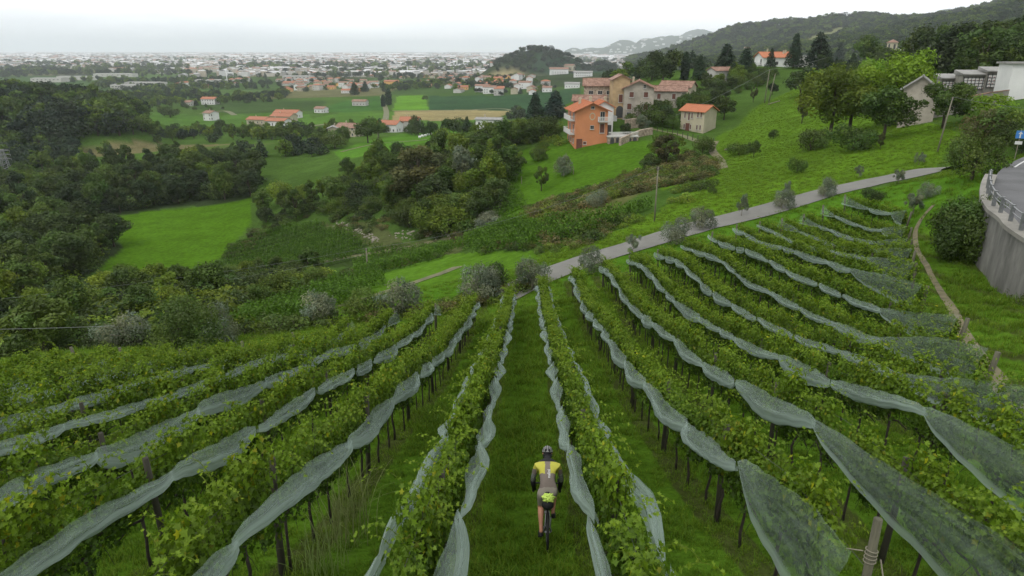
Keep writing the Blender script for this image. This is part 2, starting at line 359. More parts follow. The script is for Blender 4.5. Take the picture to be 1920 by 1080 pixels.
# netting: a fine weave, part of the light goes straight through
def netmat():
    m = bpy.data.materials.new('netting'); m.use_nodes = True; t = m.node_tree; t.nodes.clear(); N = t.nodes.new; K = t.links.new
    at = N('ShaderNodeAttribute'); at.attribute_name = 'weave'
    mp = N('ShaderNodeMapping'); mp.inputs['Scale'].default_value = (.45, 5, 1); K(at.outputs['Vector'], mp.inputs[0])
    n = N('ShaderNodeTexNoise'); n.inputs['Scale'].default_value = 2.2; n.inputs['Detail'].default_value = 3; n.inputs['Roughness'].default_value = .6; n.inputs['Distortion'].default_value = .4; K(mp.outputs[0], n.inputs['Vector'])
    sp = N('ShaderNodeSeparateXYZ'); K(at.outputs['Vector'], sp.inputs[0])           # z = how tightly gathered
    r = N('ShaderNodeMapRange'); r.inputs['From Min'].default_value = .35; r.inputs['From Max'].default_value = .65; r.inputs['To Min'].default_value = -.06; r.inputs['To Max'].default_value = .08; K(n.outputs[0], r.inputs['Value'])
    ad = N('ShaderNodeMath'); ad.operation = 'ADD'; ad.use_clamp = True; K(r.outputs[0], ad.inputs[0]); K(sp.outputs[2], ad.inputs[1])
    df = N('ShaderNodeBsdfDiffuse'); df.inputs[0].default_value = (.38, .475, .42, 1); tl = N('ShaderNodeBsdfTranslucent'); tl.inputs[0].default_value = (.41, .49, .445, 1)
    m1 = N('ShaderNodeMixShader'); m1.inputs[0].default_value = .35; K(df.outputs[0], m1.inputs[1]); K(tl.outputs[0], m1.inputs[2])
    tp = N('ShaderNodeBsdfTransparent'); m2 = N('ShaderNodeMixShader'); K(ad.outputs[0], m2.inputs[0]); K(tp.outputs[0], m2.inputs[1]); K(m1.outputs[0], m2.inputs[2])
    o = N('ShaderNodeOutputMaterial'); K(m2.outputs[0], o.inputs[0]); return m
M['net'] = netmat()

# ------------------------------------------------------------------ ground sheet with its land cover
G1 = (.056, .128, .011); MEADOW = (.068, .128, .012); DARKG = (.028, .050, .014); FORE = (.030, .045, .018)
C = np.zeros(GX.shape + (3,)); C[:] = (.050, .092, .018)
dist = RR
far = dist > 900
cell = (vnoise(GX * .8 + GY * .3, GY - GX * .2, 330, 21) * 3 + vnoise(GX, GY, 130, 22) * 2)
pal = np.array([(.045, .080, .022), (.060, .105, .026), (.038, .060, .025), (.105, .105, .05), (.034, .052, .022), (.05, .09, .03)])
idx = (np.floor(vnoise(np.floor(GX / 160) * 160 + 31, np.floor((GY + GX * .15) / 260) * 260, 97, 24) * 11 + 5.5).astype(int)) % 6
C[far] = pal[idx][far]
zf = (GZ > -46) & (dist > 900); C[zf] = FORE
near = (dist < 75); C[near] = G1
def zone(pp, c, mix=1.0, world=False):
    P = pp if world else wpoly(pp); k = inpoly(GX, GY, P); C[k] = C[k] * (1 - mix) + np.array(c) * mix
zone([(1000,420),(1240,340),(1330,300),(1240,262),(1060,270),(940,290),(930,400)], (.055, .118, .010))
zone([(1240,350),(1345,300),(1340,262),(1400,215),(1500,160),(1680,130),(1730,240),(1500,340),(1240,420)], MEADOW)
zone([(1000,470),(1240,398),(1500,330),(1740,230),(1800,250),(1750,320),(1560,352),(1240,440),(1030,512)], (.078, .150, .012))
zone([(1130,420),(1240,345),(1330,330),(1340,300),(1290,290),(1240,320),(1000,385),(1020,420)], (.085, .095, .032))
zone([(185,408),(310,392),(470,370),(470,420),(425,470),(400,520),(290,525),(235,520),(175,500),(235,462),(190,430)], (.056, .120, .008))
zone([(400,500),(440,455),(600,415),(700,440),(660,500),(560,505)], (.040, .065, .018))
zone([(600,415),(690,415),(760,455),(900,430),(860,480),(700,470)], (.068, .082, .03))
zone([(640,500),(860,480),(1030,455),(1200,385),(1300,330),(1330,345),(1180,425),(1000,480),(760,520)], (.044, .085, .016))
zone([(390,590),(640,530),(820,480),(1000,470),(1030,505),(820,540),(640,600),(480,650)], (.070, .145, .014))
zone([(255,210),(320,212),(420,218),(470,200),(580,214),(590,232),(450,236),(330,240),(262,232)], (.060, .120, .022))
zone([(185,412),(310,391),(470,370),(482,345),(440,303),(350,303),(200,328),(60,340),(-100,340),(-100,440),(60,428),(150,428),(232,462),(190,500),(150,525),(60,580),(-100,600),(-100,400)], FORE)
zone([(-100,610),(60,590),(170,545),(250,522),(430,515),(600,505),(600,530),(500,585),(300,640),(-100,690)], DARKG)
zone([(148,285),(300,268),(430,270),(430,282),(290,284),(180,295)], (.115, .105, .05))
zone([(270,290),(420,272),(520,268),(430,290),(280,300)], (.075, .110, .03))
zone([(370,196),(500,188),(610,190),(600,208),(440,214),(360,204)], (.040, .070, .020))
zone([(585,208),(640,190),(715,180),(718,206),(650,211)], (.040, .098, .020))
zone([(735,207),(745,180),(800,178),(803,207)], (.085, .185, .018))
zone([(803,207),(805,180),(960,178),(1090,165),(1100,185),(960,207)], (.026, .060, .024))
zone([(730,226),(740,208),(870,206),(960,208),(930,224),(840,226)], (.215, .180, .085))
zone([(540,232),(640,211),(740,208),(735,226),(840,226),(930,222),(900,240),(790,246),(660,236)], (.064, .130, .020))
zone([(625,285),(700,262),(800,246),(900,240),(900,252),(760,275),(640,300)], (.062, .140, .016))
zone([(1000,120),(1100,116),(1180,124),(1210,140),(1150,146),(1040,140),(985,136)], (.028, .052, .026))
zone([(900,145),(960,133),(1010,134),(980,142),(930,150)], (.22, .19, .10))
zone([(1165,135),(1195,130),(1200,142),(1170,146)], (.085, .17, .03))
zone([(1500,78),(1550,60),(1590,50),(1600,54),(1560,72),(1520,84)], (.15, .16, .07))
zone([(1700,620),(1775,560),(1750,400),(1860,340),(1990,700),(1900,740)], (.050, .120, .012), .6)
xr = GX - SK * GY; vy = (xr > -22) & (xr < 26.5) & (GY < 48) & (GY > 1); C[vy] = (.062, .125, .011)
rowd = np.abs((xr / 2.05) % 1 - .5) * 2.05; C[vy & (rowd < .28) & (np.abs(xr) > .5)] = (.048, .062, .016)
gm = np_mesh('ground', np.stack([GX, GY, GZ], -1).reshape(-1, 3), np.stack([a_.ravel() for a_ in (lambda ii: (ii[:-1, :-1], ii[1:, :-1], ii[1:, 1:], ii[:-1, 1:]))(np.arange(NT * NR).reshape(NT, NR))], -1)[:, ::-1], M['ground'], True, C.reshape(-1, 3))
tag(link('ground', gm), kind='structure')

def strip(name, pp, width, m, off=.05, world=False, kind='structure', na=7, step=.5, flat=0.0):
    """a ribbon laid along the ground; flat = how far it is levelled across"""
    P = [Vector((*p[:2], 0)) for p in (pp if world else [hit(u, v) for u, v in pp])]
    Q = []; n = len(P)
    for i in range(n - 1):                       # Catmull-Rom
        a, b_, c, d = P[max(i - 1, 0)], P[i], P[i + 1], P[min(i + 2, n - 1)]; k = max(2, int((c - b_).length / step))
        for j in range(k):
            t = j / k; Q.append(.5 * ((2 * b_) + (c - a) * t + (2 * a - 5 * b_ + 4 * c - d) * t * t + (3 * b_ - a - 3 * c + d) * t ** 3))
    Q.append(P[-1]); V = []
    for i, q in enumerate(Q):
        d = (Q[min(i + 1, len(Q) - 1)] - Q[max(i - 1, 0)]).normalized(); s_ = Vector((d.y, -d.x, 0))
        wd = width(i / (len(Q) - 1)) if callable(width) else width
        for j in range(na): V.append(q + s_ * wd * (j / (na - 1) - .5))
    V = np.array([tuple(v) for v in V]); Z = H(V[:, 0], V[:, 1]).reshape(-1, na)
    if flat: Z = Z * (1 - flat) + Z.max(1, keepdims=True) * flat
    V[:, 2] = Z.ravel() + off; k = len(Q); ii = np.arange(k * na).reshape(k, na)
    Fc = np.stack([ii[:-1, :-1].ravel(), ii[:-1, 1:].ravel(), ii[1:, 1:].ravel(), ii[1:, :-1].ravel()], -1)
    o = link(name, np_mesh(name, V, Fc, m, True)); return tag(o, kind=kind), Q
# ------------------------------------------------------------------ vegetation prototypes
def leaves(P, Nn, size, tint, aspect=1.0, fold=False, rg=rng):
    """one rhombic leaf clump per point, roughly facing Nn"""
    n = len(P); Nn = Nn / (np.linalg.norm(Nn, axis=1, keepdims=True) + 1e-9)
    r_ = rg.normal(size=(n, 3)); U = np.cross(Nn, r_); U /= np.linalg.norm(U, axis=1, keepdims=True) + 1e-9; Vv = np.cross(Nn, U)
    s = (np.asarray(size) * np.ones(n))[:, None]; a = rg.uniform(.35, .65, (n, 1))
    V = np.stack([P - U * s, P + Vv * s * a * aspect + Nn * s * .15, P + U * s, P - Vv * s * (1 - a) * aspect + Nn * s * .15], 1).reshape(-1, 3)
    return V, np.arange(4 * n).reshape(n, 4), np.repeat(tint, 4, 0)
def crown(kind, seed, N=2600, size=.032):
    """unit-height tree (z 0..1): leaf clumps spread through the crown. returns V, F, tint and the clump centres"""
    rg = np.random.default_rng(seed); cl = []
    if kind == 'round':
        for i in range(26):
            d = rg.normal(size=3); d /= np.linalg.norm(d); k = rg.uniform(.45, 1) ** .6
            cl.append((.30 * d[0] * k, .30 * d[1] * k, .58 + .31 * d[2] * k, rg.uniform(.09, .17)))
    elif kind == 'tall':
        for i in range(26):
            z = rg.uniform(.22, .93); rr = .20 * math.sin(min(1, (1.02 - z) * 2.2) * 1.57); t = rg.uniform(0, 6.28); cl.append((rr * math.cos(t), rr * math.sin(t), z, rg.uniform(.07, .13)))
    elif kind == 'bush':
        for i in range(22):
            t = rg.uniform(0, 6.28); rr = rg.uniform(.1, .46); cl.append((rr * math.cos(t), rr * math.sin(t), rg.uniform(.2, .84 - rr * .7), rg.uniform(.16, .27)))
    elif kind == 'spread':
        for i in range(24):
            t = rg.uniform(0, 6.28); rr = rg.uniform(.1, .5); cl.append((rr * math.cos(t), rr * math.sin(t), rg.uniform(.45, .9) - .3 * rr, rg.uniform(.08, .16)))
    elif kind == 'conifer':
        for i in range(40):
            z = .12 + .84 * (i / 40); t = i * 2.4; rr = .24 * (1 - z) ** .8 * rg.uniform(.6, 1); cl.append((rr * math.cos(t), rr * math.sin(t), z - .02, .045 + .10 * (1 - z)))
    elif kind == 'cypress':
        for i in range(26):
            z = .04 + .92 * i / 26; t = i * 2.4; rr = .05 * math.sin(min(1, (1 - z) * 2.5) * 1.57); cl.append((rr * math.cos(t), rr * math.sin(t), z, .035 + .055 * math.sin(min(1, (1 - z) * 2.2) * 1.57)))
    elif kind == 'loose':
        for i in range(20):
            d = rg.normal(size=3); d /= np.linalg.norm(d); cl.append((.30 * d[0], .30 * d[1], .60 + .30 * d[2], rg.uniform(.05, .12)))
    cl = np.array(cl); cl[:, 0] *= rg.uniform(.8, 1.25); cl[:, 1] *= rg.uniform(.8, 1.25)
    if kind in ('round', 'bush', 'tall', 'spread'): cl[:, :3] += rg.normal(size=(len(cl), 3)) * .035; cl = cl[rg.random(len(cl)) > .14]
    ct = rg.uniform(.72, 1.28, len(cl)); ch = rg.uniform(-.12, .12, len(cl)); wgt = cl[:, 3] ** 2; wgt /= wgt.sum()
    k = rg.choice(len(cl), int(N * 1.5), p=wgt); d = rg.normal(size=(len(k), 3)); d[:, 2] = d[:, 2] * .9 + .25; d /= np.linalg.norm(d, axis=1, keepdims=True)
    rad = rg.uniform(.55, 1.08, len(k)) * (1 + .25 * np.sin(d[:, 0] * 7 + k) * np.cos(d[:, 1] * 6 + 2 * k)); P = cl[k, :3] + d * (cl[k, 3] * rad)[:, None]
    D = np.linalg.norm(P[:, None, :] - cl[None, :, :3], axis=2) / cl[None, :, 3]; D[np.arange(len(k)), k] = 9
    keep = (D.min(1) > .62) & (P[:, 2] > .02); P, d, k = P[keep][:N], d[keep][:N], k[keep][:N]
    if kind == 'conifer': nn = d * .5 + np.array([0, 0, .9]) + rg.normal(size=d.shape) * .35
    else: nn = d + rg.normal(size=d.shape) * .55
    tint = np.ones((len(P), 3)) * (ct[k] * rg.uniform(.8, 1.2, len(P)))[:, None]; tint[:, 0] *= 1 + ch[k]; tint[:, 2] *= 1 - ch[k]
    V, Fc, T = leaves(P, nn, size * rg.uniform(.6, 1.3, len(P)), tint, 1.0, rg=rg)
    return V, Fc, T, cl
def trunk_mb(kind, cl, seed):
    mb = MB(); rd = random.Random(seed); h = {'round': .62, 'tall': .85, 'bush': .4, 'spread': .55, 'conifer': .95, 'cypress': .9, 'loose': .7}[kind]; r0 = .020 if kind != 'bush' else .03
    if kind in ('spread', 'loose'): r0 = .024
    p = [(rd.uniform(-.012, .012) * i, rd.uniform(-.012, .012) * i, h * i / 4 - (.06 if i == 0 else 0)) for i in range(5)]; mb.tube(p, [r0 * 1.25, r0, r0 * .8, r0 * .55, r0 * .25], 7)
    for c in list(cl)[::3]:
        if kind in ('conifer', 'cypress'): break
        z0 = min(h * .9, max(.08, c[2] * .55)); f = z0 / h * 4; i = min(3, int(f)); q = Vector(p[i]).lerp(Vector(p[i + 1]), f - i)
        m_ = q.lerp(Vector(c[:3]), .5) + Vector((0, 0, .03)); mb.tube([q, m_, Vector(c[:3])], [r0 * .45, r0 * .28, r0 * .1], 5)
    return mb
CROWN = {}; 
def proto(kind, mk, var, N=2600, size=.032):
    key = (kind, mk, var, N)
    if key not in CROWN:
        V, Fc, T, cl = crown(kind, 100 * var + len(kind), N, size)
        me = np_mesh('crown', V, Fc, M[mk], False, T); tm = trunk_mb(kind, cl, var).mesh('trunk', M['palebark'] if mk == 'olive' else M['bark'], True)
        # one-piece version for trees too far off to show their parts
        tv = np.array([v.co[:] for v in tm.vertices]); tf = [tuple(p.vertices) for p in tm.polygons]; tf = np.array([f if len(f) == 4 else (f[0], f[1], f[2], f[-1]) for f in tf])
        one = np_mesh('tree', np.concatenate([V, tv]), np.concatenate([Fc, tf + len(V)]), [M[mk], M['bark']], False, np.concatenate([T, np.ones((len(tv), 3))]), np.concatenate([np.zeros(len(Fc)), np.ones(len(tf))]))
        CROWN[key] = (me, tm, one)
    return CROWN[key]
NM = {'round': 'broadleaf_tree', 'tall': 'tall_tree', 'bush': 'bush', 'spread': 'spreading_tree', 'conifer': 'conifer', 'cypress': 'cypress', 'loose': 'young_tree'}
def tree(p, h, kind, mk, label, cat='tree', group=None, wide=1.0, parts=True, name=None, N=2600, var=None, size=.032, sink=0.0):
    var = random.randrange(5) if var is None else var
    me, tm, one = proto(kind, mk, var, N, size); nm = name or ('olive_tree' if mk == 'olive' else NM[kind]); rz = random.uniform(0, 6.28); sc = (h * wide, h * wide, h)
    p = (p[0], p[1], p[2] - sink)
    if parts:
        o = empty(nm, p, rz, label, cat, group); o.scale = sc; link('crown', me, o); link('trunk', tm, o)
    else:
        o = link(nm, one, None, p); o.rotation_euler.z = rz; o.scale = sc; tag(o, label, cat, group)
    return o
def tree_px(u, v, hp, kind, mk, label, y=None, **k):
    """tree whose foot is seen at u, v (or at column u, distance y) and whose height spans hp photo pixels"""
    p = at(u, y) if y else hit(u, v); return tree(p, hp * mpp(p) * 1.03, kind, mk, label, **k)

# scattered ground cover: points that carry instances, ONE object each
def scatter(name, P, rot, scl, idx, meshes, label, cat, kind='stuff'):
    c = bpy.data.collections.new(name + ' kinds')
    for i, m_ in enumerate(meshes): c.objects.link(bpy.data.objects.new('%s kind %02d' % (name, i), m_))
    me = bpy.data.meshes.new(name); P = np.asarray(P, np.float32); n = len(P); me.vertices.add(n); me.vertices.foreach_set('co', P.ravel())
    a = me.attributes.new('rot', 'FLOAT_VECTOR', 'POINT'); a.data.foreach_set('vector', np.asarray(rot, np.float32).ravel())
    a = me.attributes.new('scl', 'FLOAT_VECTOR', 'POINT'); s = np.asarray(scl, np.float32); s = s if s.ndim == 2 else np.repeat(s[:, None], 3, 1); a.data.foreach_set('vector', s.ravel())
    a = me.attributes.new('kind', 'INT', 'POINT'); a.data.foreach_set('value', np.asarray(idx, np.int32))
    o = link(name, me); g = bpy.data.node_groups.new(name, 'GeometryNodeTree')
    g.interface.new_socket('Geometry', in_out='INPUT', socket_type='NodeSocketGeometry'); g.interface.new_socket('Geometry', in_out='OUTPUT', socket_type='NodeSocketGeometry')
    gi = g.nodes.new('NodeGroupInput'); go = g.nodes.new('NodeGroupOutput'); ci = g.nodes.new('GeometryNodeCollectionInfo'); ci.inputs['Collection'].default_value = c
    ci.inputs['Separate Children'].default_value = True; ci.inputs['Reset Children'].default_value = True
    ip = g.nodes.new('GeometryNodeInstanceOnPoints'); ip.inputs['Pick Instance'].default_value = True
    def na(nm, ty):
        n_ = g.nodes.new('GeometryNodeInputNamedAttribute'); n_.data_type = ty; n_.inputs['Name'].default_value = nm; return n_.outputs['Attribute']
    K = g.links.new; K(gi.outputs[0], ip.inputs['Points']); K(ci.outputs[0], ip.inputs['Instance']); K(na('kind', 'INT'), ip.inputs['Instance Index'])
    K(na('rot', 'FLOAT_VECTOR'), ip.inputs['Rotation']); K(na('scl', 'FLOAT_VECTOR'), ip.inputs['Scale']); K(ip.outputs[0], go.inputs[0])
    md = o.modifiers.new('scatter', 'NODES'); md.node_group = g
    return tag(o, label, cat, None, kind)
def rz_only(n): r_ = np.zeros((n, 3)); r_[:, 2] = rng.uniform(0, 6.28, n); return r_
# ------------------------------------------------------------------ the vineyard
YR = {1: (2.5, 43), 2: (4.95, 42), 3: (3.6, 43), 4: (6.2, 44.6), 5: (9.6, 45.7), 6: (15.1, 46.7), 7: (19.4, 47.5), 8: (24.8, 48.5), 9: (29, 49.5), 10: (33, 50.8), 11: (37, 51.8), 12: (41, 53.0), 13: (45, 54.0),
      -1: (2.5, 41), -2: (2.6, 38), -3: (4.0, 36), -4: (6.0, 34.5), -5: (8.5, 33), -6: (11, 31), -7: (13.5, 29.5), -8: (16, 28), -9: (18.5, 27), -10: (21, 27)}
ORD = ['first', 'second', 'third', 'fourth', 'fifth', 'sixth', 'seventh', 'eighth', 'ninth', 'tenth', 'eleventh', 'twelfth', 'thirteenth']
def nth(i):
    if i < 13: return ORD[i]
    o = ['thirteenth','fourteenth','fifteenth','sixteenth','seventeenth','eighteenth','nineteenth','twentieth']; n = i + 1
    if n <= 20: return o[n - 13]
    t = {2: ('twenty', 'twentieth'), 3: ('thirty', 'thirtieth'), 4: ('forty', 'fortieth'), 5: ('fifty', 'fiftieth')}[n // 10]
    return t[1] if n % 10 == 0 else t[0] + '-' + ORD[n % 10 - 1]
def rname(k): return '%s row %s of the cyclist' % (ORD[abs(k) - 1], 'right' if k > 0 else 'left')
def rp(k, y, off=0.0, dz=0.0):
    x = ROWX[k] + SK * y + off; return Vector((x, y, Hs(x, y) + dz))
def vine_leaf(P, nrm, size, tint, lobed, rg):
    """grape leaf: five lobes, folded along the midrib (two fans) or a plain rhomb"""
    n = len(P)
    if not lobed: return leaves(P, nrm, size, tint, 1.15, rg=rg)
    nrm = nrm / (np.linalg.norm(nrm, axis=1, keepdims=True) + 1e-9); r_ = rg.normal(size=(n, 3)); r_[:, 2] -= 1.2
    U = r_ - nrm * (r_ * nrm).sum(1, keepdims=True); U /= np.linalg.norm(U, axis=1, keepdims=True) + 1e-9; Vv = np.cross(nrm, U)
    out = [(-.35, 0, 0), (-.62, .42, .12), (-.05, .40, .05), (.10, .88, .22), (.38, .42, .08), (1.0, 0, -.05)]
    s = size[:, None]; vs_ = []
    for sg in (1, -1):
        for (a, b, c) in out: vs_.append(P + U * s * a + Vv * s * b * sg + nrm * s * c * .9)
    V = np.stack(vs_, 1).reshape(-1, 3); b = np.arange(n)[:, None] * 12
    q = [[0, 1, 2, 5], [2, 3, 4, 5], [5 + 6, 2 + 6, 1 + 6, 0 + 6], [5 + 6, 4 + 6, 3 + 6, 2 + 6]]
    Fc = np.concatenate([b + np.array([k]) for k in q], 0); return V, Fc, np.repeat(tint, 12, 0)
def vine_mesh(seed, lobed, n, size):
    rg = np.random.default_rng(seed); L_ = 1.18
    cx = rg.uniform(-L_ / 2, L_ / 2, 12); cc = np.stack([rg.normal(0, .10, 12), cx, rg.uniform(.95, 1.72, 12)], 1)
    k = rg.integers(0, 12, n); d = rg.normal(size=(n, 3)); d /= np.linalg.norm(d, axis=1, keepdims=True)
    P = cc[k] + d * np.array([.24, .26, .27]) * rg.uniform(.55, 1.1, (n, 1)); P[:, 0] = np.clip(P[:, 0], -.42, .42)
    sidew = .20 + .06 * np.sin(P[:, 1] * 5 + seed); P[:, 0] *= np.where(np.abs(P[:, 0]) > sidew, .8, 1)
    nn = d * np.array([1.3, .5, .6]) + rg.normal(size=(n, 3)) * .45 + np.array([0, 0, .35])
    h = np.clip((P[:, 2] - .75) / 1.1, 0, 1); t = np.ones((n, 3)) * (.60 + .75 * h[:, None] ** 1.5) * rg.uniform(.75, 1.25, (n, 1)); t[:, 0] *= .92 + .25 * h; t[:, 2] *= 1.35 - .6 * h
    old = rg.random(n) < .05; t[old] *= (1.9, 1.25, .8)
    sz = size * rg.uniform(.6, 1.25, n); VV, FF, TT = vine_leaf(P, nn, sz, t, lobed, rg)
    # young shoots arching up and out over the net, pale at the tip
    A = [VV]; B = [FF]; T = [TT]; off = len(VV); stems = MB()
    for s in range(9):
        y0 = rg.uniform(-L_ / 2, L_ / 2); sx = rg.choice((-1, 1)); ln = rg.uniform(.25, .75); lean = rg.uniform(.05, .6); p = np.array([rg.uniform(-.12, .12), y0, 1.6]); dr = np.array([sx * lean, rg.uniform(-.4, .4), 1.0]); st = [p.copy()]; ps = []
        m_ = int(ln / .036) if lobed else int(ln / .05)
        for i in range(m_):
            dr = dr / np.linalg.norm(dr); p = p + dr * (ln / m_) * 1.15; dr += np.array([sx * .05, 0, -.13 * (i / m_) * 2.2]); ps.append(p + rg.normal(size=3) * .018); st.append(p.copy())
        ps = np.array(ps); q = np.linspace(0, 1, len(ps)); tt = np.ones((len(ps), 3)) * (1.15 + .45 * q[:, None]); tt[:, 0] *= 1.10 + .18 * q; tt[:, 2] *= .8
        nv = rg.normal(size=(len(ps), 3)) * .5 + np.array([sx * .3, 0, 1.0]); v, f, t_ = vine_leaf(ps, nv, size * (1.05 - .5 * q), tt, lobed, rg)
        A.append(v); B.append(f + off); T.append(t_); off += len(v)
        st = np.array(st); sd_ = np.array([.0035, .0035, 0]); v = np.concatenate([st - sd_, st + sd_]); q_ = np.arange(len(st) - 1); f = np.stack([q_, q_ + 1, q_ + 1 + len(st), q_ + len(st)], 1); A.append(v); B.append(f + off); T.append(np.ones((len(v), 3)) * np.array([[1.3, 1.0, 1.0]])); off += len(v)
    return np.concatenate(A), np.concatenate(B), np.concatenate(T)
def vine_trunk(seed):
    rd = random.Random(seed); mb = MB(); x = rd.uniform(-.03, .03)
    p = [(0, 0, -.12), (x, .02, .25), (-x, rd.uniform(-.05, .05), .55), (x * .6, rd.uniform(-.06, .06), .85)]; mb.tube(p, [.034, .026, .024, .026], 7)
    for s in (-1, 1):                             # two arms along the wire and hanging canes
        e = (x * .4, s * .52, .92 + rd.uniform(-.03, .03)); mb.tube([p[3], (x, s * .22, .95), e], [.022, .017, .010], 6)
        mb.tube([(x, s * .25, .93), (x + s * .05, s * .27, 1.3), (x + s * .08, s * .35, 1.66)], [.007, .005, .003], 4)
    for i in range(3):
        yy = rd.uniform(-.5, .5); sx = rd.choice((-1, 1)); mb.tube([(0, yy, .9), (sx * .12, yy, .75), (sx * .16, yy + .03, rd.uniform(.45, .62))], [.006, .005, .003], 4)
    return mb.mesh('trunk', M['vinebark'], True)
VN = []
for i in range(6):
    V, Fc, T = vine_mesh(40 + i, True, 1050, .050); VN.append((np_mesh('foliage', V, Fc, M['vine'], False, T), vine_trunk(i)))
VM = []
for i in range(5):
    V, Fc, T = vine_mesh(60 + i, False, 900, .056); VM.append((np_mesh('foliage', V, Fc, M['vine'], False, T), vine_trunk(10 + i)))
VF = []                                           # one-piece vines for the far rows
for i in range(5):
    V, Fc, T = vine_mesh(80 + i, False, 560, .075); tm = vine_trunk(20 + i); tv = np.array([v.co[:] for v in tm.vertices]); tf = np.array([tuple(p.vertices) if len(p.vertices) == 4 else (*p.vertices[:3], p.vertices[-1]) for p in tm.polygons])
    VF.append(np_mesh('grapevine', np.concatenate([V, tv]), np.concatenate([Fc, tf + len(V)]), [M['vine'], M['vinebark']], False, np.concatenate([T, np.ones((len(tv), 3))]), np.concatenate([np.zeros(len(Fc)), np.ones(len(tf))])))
allv = []
for k, (y0, y1) in YR.items():
    for j in range(int((y1 - y0 - .3) / 1.0)):
        y = y0 + (.6 if k != 2 else .95) + j * 1.0 + random.uniform(-.08, .08); p = rp(k, y); u, v = px(p); d = p.length
        if v < 1600 and -200 < u < 2150: allv.append((d, k, y, j))
allv.sort(); near_v, far_v = allv[:292], allv[292:]
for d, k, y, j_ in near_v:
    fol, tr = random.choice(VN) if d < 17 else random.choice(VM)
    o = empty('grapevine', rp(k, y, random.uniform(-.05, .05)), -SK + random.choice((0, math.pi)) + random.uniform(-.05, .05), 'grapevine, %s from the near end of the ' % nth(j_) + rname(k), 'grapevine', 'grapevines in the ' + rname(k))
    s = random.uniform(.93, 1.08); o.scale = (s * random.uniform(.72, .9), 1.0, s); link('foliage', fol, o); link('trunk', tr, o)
P = [rp(k, y, random.uniform(-.05, .05)) for d, k, y, j_ in far_v]; n = len(P); rot = np.zeros((n, 3)); rot[:, 2] = -SK + math.pi * rng.integers(0, 2, n)
sc_ = np.ones((n, 3)); sc_[:, 0] = rng.uniform(.82, 1.05, n); sc_[:, 2] = rng.uniform(.93, 1.07, n)
scatter('grapevines', P, rot, sc_, rng.integers(0, 5, n), VF, 'leafy grapevines at the far ends of the netted rows', 'grapevines')

# posts and wires
def post_mesh(h, r, m, seed, name='post'):
    mb = MB(); rd = random.Random(seed); mb.tube([(0, 0, -.3), (.01, 0, h * .5), (rd.uniform(-.02, .02), .01, h)], [r * 1.1, r, r * .92], 9); return mb.mesh(name, m, True)
PM = [post_mesh(1.75, .045, M['postdark'], i) for i in range(3)]; PE = [post_mesh(1.72, .07, M['wood'], i) for i in range(3)]
def lb(k): return 'dark post, %s from the near end of the ' + rname(k)
for k, (y0, y1) in YR.items():
    n = max(1, round((y1 - y0) / 4.2))
    for j in range(n + 1):
        y = y0 + (y1 - y0) * j / n; end = j in (0, n); p = rp(k, y)
        u, v = px(p)
        if v > 1700 or u < -120 or u > 2050: continue
        o = link('row_end_post' if end else 'vineyard_post', random.choice(PE if end else PM), None, p); o.rotation_euler = (random.uniform(-.05, .05) + (.10 if j == 0 else -.06 if j == n else 0), random.uniform(-.05, .05), random.uniform(0, 3))
        if k == 2 and j == 0: o.data = post_mesh(2.15, .041, M['wood'], 77, 'row_end_post'); o.rotation_euler = (0, 0, 0)
        if end: tag(o, ('weathered grey post at the %s end of the ' % ('near' if j == 0 else 'far')) + rname(k), 'post')
        else: tag(o, lb(k) % nth(j), 'post', 'posts in the ' + rname(k))
    mb = MB()
    for dz, off in ((.92, 0), (1.62, .0)):
        ys = np.arange(y0, y1 + .01, 1.0); mb.tube([rp(k, y, off, dz) for y in ys], .003, 4)
    tag(mb.obj('trellis_wire', M['iron']), 'thin wires strung along the ' + rname(k), 'wire')
# rope round the nearest end post
pb = rp(2, YR[2][0]); mb = MB()
for i, z in enumerate((1.70, 1.74, 1.78, 1.82)): mb.torus((pb.x + .012, pb.y + .01, pb.z + z),   .049, .006, (0.06 * (i - 1), .1, 1), 24, 6)
mb.tube([(pb.x + .09, pb.y - .02, pb.z + 1.74), (pb.x + .16, pb.y - .5, pb.z + .8), (pb.x + .2, pb.y - .95, pb.z + .05)], .007, 6)
mb.tube([(pb.x - .07, pb.y, pb.z + 1.82), (pb.x - .16, pb.y + .1, pb.z + 1.76)], .006, 5)
tag(mb.obj('rope', M['pole'], None, True), 'pale cord wound round the top of the nearest grey end post', 'rope')

